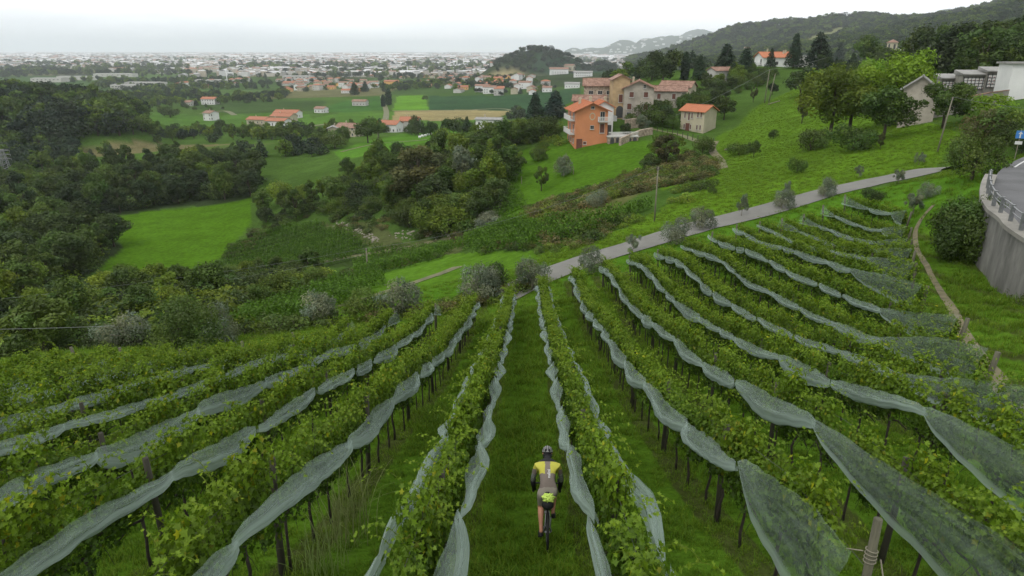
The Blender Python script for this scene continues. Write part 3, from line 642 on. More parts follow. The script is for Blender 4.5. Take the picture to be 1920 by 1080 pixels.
# nets
def net(k, side, opens=(), seed=0, wmul=1.0, h0=1.47, near=0.0):
    """side +1: on the +x face of the row. opens = spans hanging open as a single veil. ties every ~3.3 m"""
    rd = random.Random(seed * 13 + k * 7 + side); a, b = YR[k]; n = max(2, round((b - a - near) / 3.2)) + (1 if near else 0); V = []; W_ = []; Fc = []; NS, NC = 26, 9
    m_ = n - (1 if near else 0); a2 = a + near; cut = ([a] if near else []) + [a2 + (b - a2) * (i + (rd.uniform(-.28, .28) if 0 < i < m_ else 0)) / m_ for i in range(m_ + 1)]
    for sp in range(n):
        op = sp in opens or (sp - n) in opens or (near and sp == 0); wd = ((.95 if near and sp == 0 else .62) if op else rd.choice((rd.uniform(.05, .14), rd.uniform(.13, .26))) * wmul); belly = rd.uniform(.10, .2); topd = rd.uniform(.02, .12); ph = rd.uniform(0, 6); skew = rd.uniform(.6, 1.5)
        layers = ((0, 1),) if op else ((0, 1), (1, .6))
        for lay, lw in layers:
            base = len(V)
            for i in range(NS + 1):
                s = i / NS; y = cut[sp] + (cut[sp + 1] - cut[sp]) * s; g = math.sin(math.pi * s ** skew) ** .60 if 0 < s < 1 else 0
                if near and sp == 0: g = (1 - s) ** .6
                if op and sp == n - 1: g = s ** .8 * .8
                wv = .145 + wd * g; x = ROWX[k] + SK * y; z = Hs(x, y)
                z0 = h0 + .012 * math.sin(s * 40 + ph); x0 = .31 + .04 * math.sin(s * 9 + ph)
                for j in range(NC + 1):
                    t = j / NC; tt = .5 + .5 * t if lay else t
                    ox = x0 + (belly * (1 - .3 * op)) * g * math.sin(math.pi * min(1, tt * .95)) - lay * .045 + .024 * g * math.sin(t * 17 + s * 4 + ph) + (.04 * (1 - t) if op else 0) - ((.24 if op else .05) * (1 - t) * g)
                    sag = .03 * g if not op else .08 * g
                    V.append((x + side * ox, y, z + z0 + (.20 if not op else .30) * wv - wv * tt - sag * t - (0 if not lay else .01) + .01 * g * math.sin(s * 23 + j)))
                    gather = (.17 + .42 * min(1, t * 1.25) + .22 * (1 - g) + (.10 if t > .86 else 0)) if not op else (.11 + .07 * t + .30 * (1 - g) ** 2 + (.42 if t > .84 else 0))
                    W_.append(((cut[sp] + s * 3.3) * 1.0 + k * 3.7 + lay * 11, t + .02 * math.sin(6 * s), gather * (.85 if lay else 1)))
            ii = base + np.arange((NS + 1) * (NC + 1)).reshape(NS + 1, NC + 1)
            Fc.append(np.stack([ii[:-1, :-1].ravel(), ii[:-1, 1:].ravel(), ii[1:, 1:].ravel(), ii[1:, :-1].ravel()], -1))
    me = np_mesh('anti_hail_net', np.array(V), np.concatenate(Fc), M['net'], True)
    at_ = me.attributes.new('weave', 'FLOAT_VECTOR', 'POINT'); at_.data.foreach_set('vector', np.array(W_, np.float32).ravel())
    o = link('anti_hail_net', me); tag(o, 'translucent net on the %s side of the %s' % ('left' if side < 0 else 'right', rname(k)), 'net')
net(1, -1, wmul=1.3); net(1, 1, wmul=.8); net(-1, 1, wmul=1.3); net(-1, -1, wmul=.6)
net(2, -1, wmul=1.5, near=2.7); net(3, -1, wmul=1.5, near=6.4); net(4, -1, wmul=1.3, near=4.2); net(5, -1, wmul=1.2, near=5); net(6, -1, near=4.4); net(7, -1, near=4); net(8, -1, near=5.5); net(9, -1, near=4); net(10, -1, (-1,), near=3.5); net(11, -1, (-1,), near=3); net(12, -1, (-1,), near=2.5); net(13, -1, (-1,), near=1.5)
net(-2, 1, wmul=1.3); net(-3, 1, (-1,), wmul=1.5); net(-4, 1, (-1,), wmul=1.4); net(-5, 1, (-1,), wmul=1.2); net(-6, 1); net(-7, 1); net(-8, 1, wmul=.8); net(-9, 1, wmul=.7)

# grass
def tuft(seed, n, h, spread, wdt, bend=.5):
    rg = np.random.default_rng(seed); V = []; Fc = []; T = []
    for i in range(n):
        r = spread * math.sqrt(rg.random()); t = rg.uniform(0, 6.28); b = np.array([r * math.cos(t), r * math.sin(t), -.02]); hh = h * rg.uniform(.45, 1.1); az = rg.uniform(0, 6.28); d = np.array([math.cos(az), math.sin(az), 0]); s = np.array([-d[1], d[0], 0]) * wdt * rg.uniform(.6, 1.3)
        bn = bend * hh * rg.uniform(.3, 1.3); m1 = b + d * bn * .3 + np.array([0, 0, hh * .6]); m2 = b + d * bn + np.array([0, 0, hh * .95]); k = len(V)
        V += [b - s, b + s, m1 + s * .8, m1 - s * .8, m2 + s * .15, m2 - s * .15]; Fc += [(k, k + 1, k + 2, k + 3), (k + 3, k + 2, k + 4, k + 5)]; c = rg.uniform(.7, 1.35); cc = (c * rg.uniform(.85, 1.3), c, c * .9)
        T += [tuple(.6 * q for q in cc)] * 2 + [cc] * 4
    return np_mesh('tuft', np.array(V), np.array(Fc), M['grass'], False, np.array(T))
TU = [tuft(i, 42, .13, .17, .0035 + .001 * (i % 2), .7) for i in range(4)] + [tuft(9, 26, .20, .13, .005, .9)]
def inlane(x, y): return np.abs((x - SK * y))
gp = []
for (ya, yb, den) in ((2.2, 9, 50), (9, 16, 26), (16, 28, 12), (28, 46, 6), (46, 60, 2.5)):
    hw = lambda y: .86 * y + 2.5
    A = (yb - ya) * 2 * hw(yb); n = int(A * den); y = rng.uniform(ya, yb, n); x = rng.uniform(-hw(yb), hw(yb), n); k = np.abs(x) < hw(y)
    q = np.abs(((x - SK * y) / 2.05) % 1 - .5) * 2.05; inr = (np.abs(x - SK * y) < 27)
    k &= (vnoise(x, y, .7, 55) > -.36); gp.append(np.stack([x[k], y[k]], 1))
gp = np.concatenate(gp); pathpoly = None
GP = np.stack([gp[:, 0], gp[:, 1], H(gp[:, 0], gp[:, 1])], 1)

TU2 = [m_.copy() for m_ in TU]
for m_ in TU2: m_.materials[0] = M['meadowgrass']
# ------------------------------------------------------------------ buildings
def wmesh(w, h, kind='pane'):
    """window laid in the XZ plane facing -Y: returns frame mesh and pane mesh"""
    key = ('w', round(w, 2), round(h, 2), kind)
    if key not in CROWN:
        f = MB(); t = .07
        for x in (-1, 1): f.box((x * (w / 2), -.03, 0), (t, .10, h + t))
        for z in (-1, 1): f.box((0, -.03, z * (h / 2)), (w - t, .10, t))
        f.box((0, -.07, -h / 2 - .07), (w + .2, .18, .06))
        if kind != 'shutter': f.box((0, -.02, 0), (.05, .05, h - t))
        p = MB(); p.box((0, -.012, 0), (w - t, .02, h - t))
        if kind == 'shutter':
            for i in range(int(h / .12)): p.box((0, -.035, -h / 2 + .1 + i * .12), (w - t, .02, .05))
        CROWN[key] = (f.mesh('window', M['offwhite']), p.mesh('pane', M['shutter'] if kind == 'shutter' else M['glass']))
    return CROWN[key]
SIDE = {'S': (0, -1, 0), 'E': (1, 0, math.pi / 2), 'N': (0, 1, math.pi), 'W': (-1, 0, -math.pi / 2)}
def on_wall(o, W, L_, side, a, z, out=.012):
    sx, sy, r = SIDE[side]; o.rotation_euler = (0, 0, r)
    if sy: o.location = (a * -sy, sy * (L_ / 2 + out), z)
    else: o.location = (sx * (W / 2 + out), a * sx, z)
def balcony(parent, W, L_, side, a, z, w, dep=1.1, m='white'):
    mb = MB(); mb.box((0, -dep / 2, -.09), (w, dep, .16)); o = mb.obj('balcony', M['offwhite'], parent); on_wall(o, W, L_, side, a, z)
    r = MB(); n = int(w / .16)
    for i in range(n + 1): r.box((-w / 2 + .04 + i * (w - .08) / n, -dep + .05, .45), (.05, .05, .86))
    for sx in (-1, 1):
        r.box((sx * (w / 2 - .04), -dep / 2, .92), (.07, dep, .07))
        for j in range(5): r.box((sx * (w / 2 - .04), -dep * (j + .5) / 5.5, .45), (.04, .04, .86))
    r.box((0, -dep + .05, .92), (w, .08, .08)); r.obj('railing', M[m], o)
    return o
def house(p, rz, W, L_, h, rise, wall='white', roof='tile', wins=(), doors=(), label='', cat='house', group=None, name='house', eave=.45, chim=(), hip=False, depth=2.0, balc=(), quoin=None):
    root = empty(name, p, rz, label, cat, group); w2, l2 = W / 2, L_ / 2
    mb = MB(); a = [(-w2, -l2, -depth), (w2, -l2, -depth), (w2, l2, -depth), (-w2, l2, -depth), (-w2, -l2, h), (w2, -l2, h), (w2, l2, h), (-w2, l2, h)]
    if hip: mb.poly(a, [(0, 1, 5, 4), (1, 2, 6, 5), (2, 3, 7, 6), (3, 0, 4, 7), (4, 5, 6, 7)])
    else: mb.poly(a + [(0, -l2, h + rise), (0, l2, h + rise)], [(0, 1, 5, 8, 4), (1, 2, 6, 5), (2, 3, 7, 9, 6), (3, 0, 4, 7)])
    wo_ = mb.obj('wall', M[wall], root)
    r = MB(); k = rise / w2; e = eave; th = .14
    if hip:
        q = l2 - min(w2, l2 * .7); B = [(-w2 - e, -l2 - e, h - .02), (w2 + e, -l2 - e, h - .02), (w2 + e, l2 + e, h - .02), (-w2 - e, l2 + e, h - .02)]; B2 = [(x, y, z + th) for x, y, z in B]
        r.poly(B + B2 + [(0, -q, h + rise + th), (0, q, h + rise + th)], [(3, 2, 1, 0), (0, 1, 5, 4), (1, 2, 6, 5), (2, 3, 7, 6), (3, 0, 4, 7), (4, 5, 8), (5, 6, 9, 8), (6, 7, 9), (7, 4, 8, 9)])
    else:
        for s in (-1, 1):
            x0, z0 = s * (w2 + e), h - e * k; P = [(0, -l2 - e, h + rise + .01), (0, l2 + e, h + rise + .01), (x0, l2 + e, z0 + .01), (x0, -l2 - e, z0 + .01)]
            r.poly(P + [(x, y, z + th) for x, y, z in P], [(0, 1, 2, 3), (4, 7, 6, 5), (0, 3, 7, 4), (1, 5, 6, 2), (3, 2, 6, 7)])
            n = int(L_ / .5) if W > 4 and L_ < 16 and p[1] < 260 else 0     # rows of half-round tiles
            for i in range(n + 1):
                y = -l2 - e + .1 + i * (L_ + 2 * e - .2) / max(n, 1); r.tube([(s * .1, y, h + rise - .1 * k + th + .0), (x0, y, z0 + th + .0)], .075, 6)
        r.tube([(0, -l2 - e, h + rise + th), (0, l2 + e, h + rise + th)], .13, 7)
    ro = r.obj('roof', M[roof], root)
    for cx, cy in chim:
        c = MB(); zc = h + rise * (1 - abs(cx) / w2); c.box((cx, cy, zc + .45), (.5, .5, 1.5)); c.box((cx, cy, zc + 1.24), (.66, .66, .12)); c.box((cx, cy, zc + 1.42), (.4, .4, .2)); c.obj('chimney', M['stucco_cream'], ro)
    for s_, a_, z_, w_, h_, kd in wins:
        f, g = wmesh(w_, h_, kd); o = link('window', f, root); on_wall(o, W, L_, s_, a_, z_); link('shutter' if kd == 'shutter' else 'pane', g, o)
    for s_, a_, w_, h_, kd in doors:
        d = MB(); d.box((0, -.03, h_ / 2), (w_, .06, h_)); d.box((-w_ / 2 - .06, -.04, h_ / 2), (.12, .12, h_)); d.box((w_ / 2 + .06, -.04, h_ / 2), (.12, .12, h_)); d.box((0, -.04, h_ + .05), (w_ + .24, .12, .1)); o = d.obj('door', M[kd], root); on_wall(o, W, L_, s_, a_, 0)
        hd = MB(); hd.box((w_ * .35, -.08, h_ * .48), (.12, .05, .04)); hd.obj('handle', M['steel'], o)
    for s_, a_, z_, w_ in balc: balcony(root, W, L_, s_, a_, z_, w_)
    return root
def corner_place(u, v, y, rz, W, L_, sx, sy):
    """put the house so that its corner (sx,sy) stands at the ground seen at u (distance y)"""
    c = at(u, y); ca, sa = math.cos(rz), math.sin(rz); cx, cy = sx * W / 2, sy * L_ / 2
    return Vector((c.x - (cx * ca - cy * sa), c.y - (cx * sa + cy * ca), c.z))

# the orange house on the spur
RZ = R(6); p = corner_place(1078, 272, 150, RZ, 7.0, 9.2, -1, -1)
oh = house(p, RZ, 7.0, 9.2, 8.1, 1.55, 'stucco_orange', 'tilenew', name='orange_house', label='three storey orange house with balconies standing on the grassy spur', eave=.75, depth=3, chim=((-1.5, 1.5), (1.2, 3)),
  wins=[('S', .1, 4.6, .8, .8, 'pane'), ('S', .1, 8.75, .75, .55, 'pane'), ('S', -1.4, 1.3, .7, .6, 'shutter'), ('S', 2.3, 4.4, 1.0, 2.0, 'shutter'), ('S', 2.3, 6.9, 1.0, 1.9, 'pane'),
        ('W', 2.4, 4.1, 1.1, 1.9, 'shutter'), ('W', -1.6, 4.1, 1.1, 1.9, 'pane'), ('W', 2.4, 6.9, 1.1, 1.9, 'pane'), ('W', -1.6, 6.9, 1.1, 1.9, 'shutter'), ('W', 2.6, 1.6, .9, 1.0, 'pane'), ('W', 0, 1.6, .9, 1.0, 'pane'), ('W', -2.6, 1.6, .9, 1.0, 'pane')],
  doors=[('S', -2.6, 1.0, 2.1, 'shutter')], balc=[('W', 0, 6.0, 7.6), ('W', 0, 3.1, 7.6), ('S', 2.6, 5.9, 2.6)])
mb = MB()
for i in range(16):
    t = 2 * math.pi * i / 16; mb.box((.55 * math.cos(t), -.02, .68 * math.sin(t)), (.20, .04, .22))
o = mb.obj('painted_oval', M['stucco_cream'], oh); on_wall(o, 7, 9.2, 'S', .1, 6.9)
# terrace on arches beside it
t0 = corner_place(1137, 270, 150.5, RZ, .1, .1, -1, -1); tr_ = empty('stone_terrace', (t0.x, t0.y - .3, p.z + 2.7), RZ, 'stone terrace on little arches beside the orange house', 'terrace')
mb = MB(); mb.box((3.4, 2.2, -1.9), (6.6, 6.2, 3.6)); mb.obj('wall', M['stone'], tr_)
mb = MB(); mb.box((3.4, 2.2, .02), (6.9, 6.5, .2)); mb.obj('floor_slab', M['offwhite'], tr_)
for i in range(5): 
    mb = MB(); mb.box((.9 + i * 1.25, -1.02, -1.0), (.75, .4, 1.2)); mb.ball((.9 + i * 1.25, -1.02, -.42), .375, 12, 6, (1, .5, 1)); mb.obj('arch_opening', M['iron'], tr_)
mb = MB()
for i in range(22): mb.box((.2 + i * .3, -.95, .52), (.07, .07, .85))
mb.box((3.4, -.95, .97), (6.6, .12, .1)); mb.obj('railing', M['white'], tr_)
mb = MB(); mb.box((.7, 1.2, 1.2), (.9, .12, 2.2)); mb.obj('door', M['iron'], tr_)
pw = corner_place(1113, 235, 160, R(4), 4.4, 6, -1, -1)
house(pw, R(4), 4.4, 6, 6.0, 1.2, 'white', 'tilenew', name='white_house', label='white rendered house with orange roof tucked behind the orange house', wins=[('E', -1, 4.6, 1, 1.2, 'pane'), ('E', 1.6, 4.6, 1, 1.2, 'pane')], doors=[('E', -.5, 1, 2.1, 'shutter')], chim=((1.2, 2),), balc=[('E', 0, 2.9, 4)])
# the old stone farm
pa = at(1122, 184); house(pa + Vector((0, 0, .6)), R(84), 7, 8.0, 7.6, 1.5, 'stone', 'tileold', name='stone_barn', label='old rubble stone barn with weathered tiled roof left of the ochre tower', cat='barn', depth=4, wins=[('W', -2.2, 5.9, 1.1, .9, 'pane'), ('W', .1, 5.9, 1.1, .9, 'pane'), ('W', 2.3, 5.9, 1.1, .9, 'pane'), ('W', -1.6, 3.4, 1, .9, 'pane'), ('W', 1.3, 3.4, 1, .9, 'pane')])
pa2 = at(1104, 172); house(pa2, R(80), 5, 7.5, 5.2, 1.0, 'stone', 'tileold', name='stone_shed', label='low stone outbuilding with brown tiles behind the orange house roof', cat='shed', depth=4, wins=[('W', 0, 3.2, .9, .8, 'pane')])
pb_ = at(1159, 176); ob = house(pb_, R(0), 4.0, 6.5, 9.0, 1.0, 'stucco_ochre', 'tileold', name='ochre_tower_house', label='narrow ochre house with a dark archway between barn and grey house', depth=4, wins=[('S', -.1, 4.6, 1.0, 1.9, 'shutter')])
mb = MB(); mb.box((0, -.04, 1.0), (1.7, .1, 2.0)); mb.ball((0, -.04, 2.0), .85, 14, 8, (1, .06, 1)); o = mb.obj('archway', M['iron'], ob); on_wall(o, 4, 6.5, 'S', -.2, 0)
pc_ = corner_place(1167, 230, 172, R(-10), 7.2, 9.5, -1, -1)
house(pc_, R(-10), 7.2, 9.5, 7.5, 1.6, 'stucco_grey', 'tileold', name='grey_farmhouse', label='big farmhouse with stained grey gable and brown shutters above the garden', depth=5, eave=.6, chim=((-1.5, 2),),
      wins=[('S', -1.7, 6.0, 1.1, 1.3, 'shutter'), ('S', 1.7, 6.0, 1.1, 1.3, 'shutter'), ('S', -2.1, 3.2, 1.1, 1.5, 'shutter'), ('S', 1.8, 3.2, 1.1, 1.5, 'shutter'), ('S', 1.3, 7.9, .6, .9, 'pane'), ('S', -2.1, 1.2, 1.0, 1.3, 'pane')])
pd_ = at(1251, 197); house(pd_, R(78), 6.5, 9.5, 5.0, 1.1, 'stucco_grey', 'tileold', name='farm_wing', label='low farm wing with long brown roof right of the grey farmhouse', depth=4, wins=[('W', -2.5, 3.6, 1, 1.5, 'shutter'), ('W', 1.5, 3.6, 1, 1.5, 'shutter')])
pe_ = at(1268, 205); house(pe_ + Vector((0, 0, 1.0)), R(60), 6, 9, 5.4, 1.4, 'stucco_cream', 'tileold', name='farm_wing', label='small farm building with brown roof rising behind the long wing', depth=4, wins=[('W', 0, 3.4, 1, 1.4, 'pane')])
# small beige house
p = corner_place(1318, 258, 164, R(45), 5.6, 6.3, -1, -1)
house(p, R(45), 5.6, 6.3, 5.0, 1.15, 'stucco_cream', 'tilenew', name='beige_house', label='small square beige house with orange roof alone on the green slope', eave=.5, depth=3,
      wins=[('W', 2.3, 4.2, .42, 1.2, 'shutter'), ('W', 1.45, 4.2, .42, 1.2, 'shutter'), ('W', -.1, 3.9, .42, 1.3, 'shutter'), ('W', -.9, 3.7, .5, 1.8, 'shutter'), ('W', -2.0, 3.9, .42, 1.3, 'shutter'),
            ('W', 2.3, 1.3, .42, 1.1, 'shutter'), ('W', 1.45, 1.3, .42, 1.1, 'shutter'), ('W', -.3, 1.3, .42, 1.1, 'shutter'), ('W', -2.0, 1.3, .42, 1.1, 'shutter')], doors=[('W', -1.1, .8, 2.0, 'shutter')])
# white house on the ridge
p = at(1447, 318); p.z = -.028 * 318 
house(p, R(-82), 8, 13, 6.2, 1.9, 'white', 'tilenew', name='hilltop_house', label='white house with bright orange roof among dark conifers on the ridge', eave=.8, depth=5, chim=((1, 5), (1.5, 3.8), (0, -3)),
      wins=[('S', 2.2, 4.2, 1.2, 2.2, 'pane'), ('E', 0, 3.6, 1.2, 1.4, 'pane'), ('E', 4, 3.6, 1.2, 1.4, 'pane')], balc=[('S', 1.5, 2.9, 3.5)])
p = at(1518, 300); p.z += .5; house(p, R(-75), 5, 7, 3.2, .8, 'offwhite', 'greyroof', name='garden_shed', label='grey garden shed under the conifers right of the ridge house', cat='shed', wins=[('S', 0, 2, .9, .9, 'pane')])
p = at(1350, 255); house(p, R(-70), 5, 8, 3.6, 1, 'offwhite', 'tileold', name='hillside_cottage', label='pale cottage half hidden in shrubs left of the hilltop house', cat='house', wins=[('S', 0, 2, .9, .9, 'pane')])
# church behind the ridge
cz = at(1664, 420); top = ray(1664, 74)[1] * 420 * 1.0
th_ = top - cz.z; ct = empty('church_tower', cz, R(12), 'square cream bell tower with small tiled cap above the trees', 'church tower')
mb = MB(); mb.box((0, 0, th_ / 2 - 1.5), (3.9, 3.9, th_ - 1)); mb.box((0, 0, th_ - 1.9), (4.4, 4.4, .4)); mb.obj('shaft', M['stucco_cream'], ct)
mb = MB(); mb.poly([(-2.5, -2.5, th_ - 1.65), (2.5, -2.5, th_ - 1.65), (2.5, 2.5, th_ - 1.65), (-2.5, 2.5, th_ - 1.65), (0, 0, th_ + .1)], [(3, 2, 1, 0), (0, 1, 4), (1, 2, 4), (2, 3, 4), (3, 0, 4)]); mb.obj('roof', M['tileold'], ct)
for s_ in 'SEW':
    mb = MB(); mb.box((0, -.03, 0), (1.3, .08, 2.2)); mb.ball((0, -.03, 1.1), .65, 12, 6, (1, .06, 1)); o = mb.obj('belfry_opening', M['iron'], ct); on_wall(o, 3.9, 3.9, s_, 0, th_ - 4.2)
p = at(1692, 425); p.z = ray(1692, 100)[1] * 425 - 6; house(p, R(70), 9, 14, 6, 2.6, 'stucco_cream', 'greyroof', name='church', label='pale church roof showing between the trees right of the bell tower', cat='church', depth=12)
# cemetery: burial niches in stepped blocks
GZR = R(-28)
def niches(u0, u1, vt, vb, y, label):
    a, b = ray((u0 + u1) / 2, vb)[0] * y, y; z0 = ray(0, vb)[1] * y; z1 = ray(0, vt)[1] * y; wd = (u1 - u0) / F * (y * CP - z0 * SP) * 1.04; h = z1 - z0
    o = empty('burial_niches', (a, b, z0), R(-8), label, 'burial wall', 'burial niche blocks of the hillside cemetery')
    m_ = MB(); m_.box((0, 1.3, h / 2 - 1.5), (wd, 2.6, h + 3)); m_.obj('wall', M['concrete'], o)
    r = MB(); r.box((0, 1.15, h + .10), (wd + .3, 3.2, .16)); r.poly([(-wd / 2 - .2, -.45, h + .20), (wd / 2 + .2, -.45, h + .20), (wd / 2 + .2, 2.8, h + .75), (-wd / 2 - .2, 2.8, h + .75), (-wd / 2 - .2, 2.8, h + .20), (wd / 2 + .2, 2.8, h + .20)], [(0, 1, 2, 3), (3, 2, 5, 4), (0, 3, 4), (1, 5, 2)]); r.obj('roof', M['greyroof'], o)
    nx, nz_ = 6, 4; s = MB(); g = MB(); fl = MB()
    for i in range(nx):
        for j in range(nz_):
            x, z = -wd / 2 + .2 + (i + .5) * (wd - .4) / nx, .1 + (j + .5) * (h - .5) / nz_; s.box((x, -.05, z), ((wd - .4) / nx * .86, .08, (h - .5) / nz_ * .80))
            if random.random() < .7: fl.ball((x + random.uniform(-.1, .1), -.14, z - .12), .07, 6, 4, jit=.4)
    for i in range(nx + 1): g.box((-wd / 2 + .2 + i * (wd - .4) / nx, -.09, h / 2 - .1), (.07, .17, h - .3))
    for j in range(nz_ + 1): g.box((0, -.085, .1 + j * (h - .5) / nz_), (wd - .3, .15, .06))
    s.obj('marble_slabs', M['marble'], o); g.obj('grid_frame', M['iron'], o); fl.obj('flowers', M['wreath'], o)
niches(1848, 1893, 135, 165, 112, 'highest block of burial niches beside the white cemetery wall')
niches(1803, 1846, 141, 168, 113, 'middle block of burial niches with a framed grid of slabs')
niches(1764, 1802, 148, 168, 116, 'lowest block of burial niches half hidden behind the round tree')
p = at(1930, 104); p.z = ray(1930, 192)[1] * 104
o = empty('cemetery_building', p, R(-14), 'tall white cemetery wall building at the right edge', 'building'); mb = MB(); mb.box((0, 2, 1.4), (6.4, 5, 8)); mb.obj('wall', M['white'], o)
mb = MB(); mb.box((0, 2, 5.5), (7.0, 5.8, .25)); mb.obj('roof', M['greyroof'], o)
a = at(1745, 103); b = at(1905, 99)
def wallrun(name, P, th, hh, m, label, cat, cap=None, under=.6, top=None):
    o = empty(name, P[0], 0, label, cat); mb = MB(); cpb = MB(); A = Vector(P[0])
    for i in range(len(P) - 1):
        q, r = Vector(P[i]) - A, Vector(P[i + 1]) - A; d = (r - q); d.z = 0; d.normalize(); s = Vector((d.y, -d.x, 0)) * th / 2
        h0, h1 = (hh, hh) if not callable(hh) else (hh(i), hh(i + 1)); U = Vector((0, 0, 1))
        mb.poly([q - s - U * under, q + s - U * under, r + s - U * under, r - s - U * under, q - s + U * h0, q + s + U * h0, r + s + U * h1, r - s + U * h1], [(0, 3, 2, 1), (4, 5, 6, 7), (0, 1, 5, 4), (1, 2, 6, 5), (2, 3, 7, 6), (3, 0, 4, 7)])
        if cap: cpb.poly([q - s * 1.4 + U * (h0 + .004), q + s * 1.4 + U * (h0 + .004), r + s * 1.4 + U * (h1 + .004), r - s * 1.4 + U * (h1 + .004), q - s * 1.4 + U * (h0 + .12), q + s * 1.4 + U * (h0 + .12), r + s * 1.4 + U * (h1 + .12), r - s * 1.4 + U * (h1 + .12)], [(0, 3, 2, 1), (4, 5, 6, 7), (0, 1, 5, 4), (1, 2, 6, 5), (2, 3, 7, 6), (3, 0, 4, 7)])
    mb.obj('masonry', M[m], o)
    if cap: cpb.obj('coping', M[cap], o)
    return o
wallrun('boundary_wall', [at(1742, 103), at(1800, 102), at(1850, 101), at(1885, 99)], .35, 2.1, 'concrete', 'grey cemetery boundary wall with brick coping above the meadow', 'wall', 'tileold')
p = corner_place(1681, 236, 99, R(-30), 4.2, 6.5, -1, -1)
house(p, R(-30), 4.2, 6.5, 5.4, 1.6, 'stucco_grey', 'greyroof', name='chapel', label='tall stained chapel wall with a small gable between the trees', cat='chapel', depth=3)
# stone garden walls at the spur
wallrun('garden_wall', [at(1162, 147), at(1180, 150), at(1200, 154), at(1222, 157)], .5, 1.5, 'stone', 'rubble stone garden wall curving right of the terrace', 'wall')
wallrun('garden_wall', [at(1172, 163), at(1190, 165), at(1212, 166)], .5, 2.2, 'stone', 'pale stone wall below the grey farmhouse', 'wall')

# mid-distance farms
WN = lambda W, L_, hh, side='W': [(side, a_, z_, .9, 1.3, 'pane') for a_ in np.linspace(-L_ * .36, L_ * .36, max(2, int(L_ / 3.2))) for z_ in ((1.6, 4.4) if hh > 5 else (1.6,))]
FA = [  # u, y, rz, W, L, h, rise, wall, roof, label
 (395, 760, 80, 9, 16, 6, 1.8, 'white', 'tile', 'long white farmhouse with tiled roof above the dark orchard'),
 (356, 740, 70, 7, 9, 4, 1.5, 'offwhite', 'tileold', 'small pale farmhouse left of the long white one'),
 (397, 560, 60, 8, 9, 6, 1.5, 'white', 'tileold', 'white house alone between hedges below the orchard field'),
 (487, 520, 75, 10, 15, 3.6, 1.6, 'stucco_cream', 'tile', 'leftmost orange roofed barn of the walled farmyard'),
 (523, 500, 75, 10, 15, 3.8, 1.6, 'white', 'tile', 'nearest white barn of the farmyard with orange roof'),
 (533, 545, 75, 11, 17, 4.2, 1.8, 'stucco_cream', 'tile', 'middle orange roofed barn of the farmyard'),
 (541, 580, 80, 11, 20, 4.6, 1.8, 'white', 'tile', 'furthest white barn of the farmyard with orange roof'),
 (603, 640, 70, 8, 10, 4, 1.5, 'white', 'tileold', 'little white house among trees right of the farmyard'),
 (657, 375, 70, 9, 12, 5.2, 1.8, 'stucco_cream', 'tileold', 'cream house with dark brown tiles among garden trees'),
 (626, 372, 10, 5, 8, 5.0, .8, 'stucco_cream', 'greyroof', 'narrow cream house with flat grey roof behind a tree'),
 (731, 415, 75, 10, 13, 5, 1.8, 'white', 'tile', 'white farmhouse with orange roof beside the lilac house'),
 (770, 425, 85, 9, 11, 6.8, 1.9, 'offwhite', 'tile', 'tall pale house with tiled roof right of the white farmhouse'),
 (918, 310, 80, 7, 11, 3.4, .5, 'white', 'greyroof', 'low white shed with flat roof behind the green trees'),
 (1048, 1150, 86, 14, 30, 9, 2.5, 'white', 'tileold', 'long white villa below the wooded hill'),
 (1026, 860, 80, 8, 11, 5, 1.6, 'white', 'tileold', 'small white house left of the pale villas beyond the dark field'),
 (1073, 880, 80, 10, 18, 5, 1.6, 'white', 'greyroof', 'wide white bungalow beyond the dark field'),
 (1093, 1000, 85, 12, 26, 6, 1.6, 'white', 'greyroof', 'white flat villa above the old stone barn'),
 (1197, 700, 80, 10, 14, 7, 2, 'white', 'tileold', 'white house showing above the grey farmhouse roof'),
 (735, 1050, 85, 12, 20, 9, 1.5, 'stucco_yellow', 'tile', 'yellow block above the village roofs'),
 (1068, 1450, 60, 12, 20, 8, 2.5, 'stucco_cream', 'tileold', 'cream farmhouse on the shoulder of the wooded hill'),
 (676, 745, 80, 9, 15, 4.5, 1.6, 'offwhite', 'tileold', 'brown roofed house beside the two cypresses'),
 (1405, 1500, 80, 12, 22, 8, 2, 'white', 'tileold', 'white house on the slope of the wooded ridge')]
for (u, y, rz, W_, L_, hh, rs, wm_, rm, lb_) in FA:
    p = at(u, y); house(p, R(rz), W_, L_, hh, rs, wm_, rm, WN(W_, L_, hh) + WN(W_, W_, hh, 'S')[:2], name='farmhouse' if y < 800 else 'villa', label=lb_, eave=.6, depth=3, chim=((.8, L_ * .2),) if y < 600 else ())
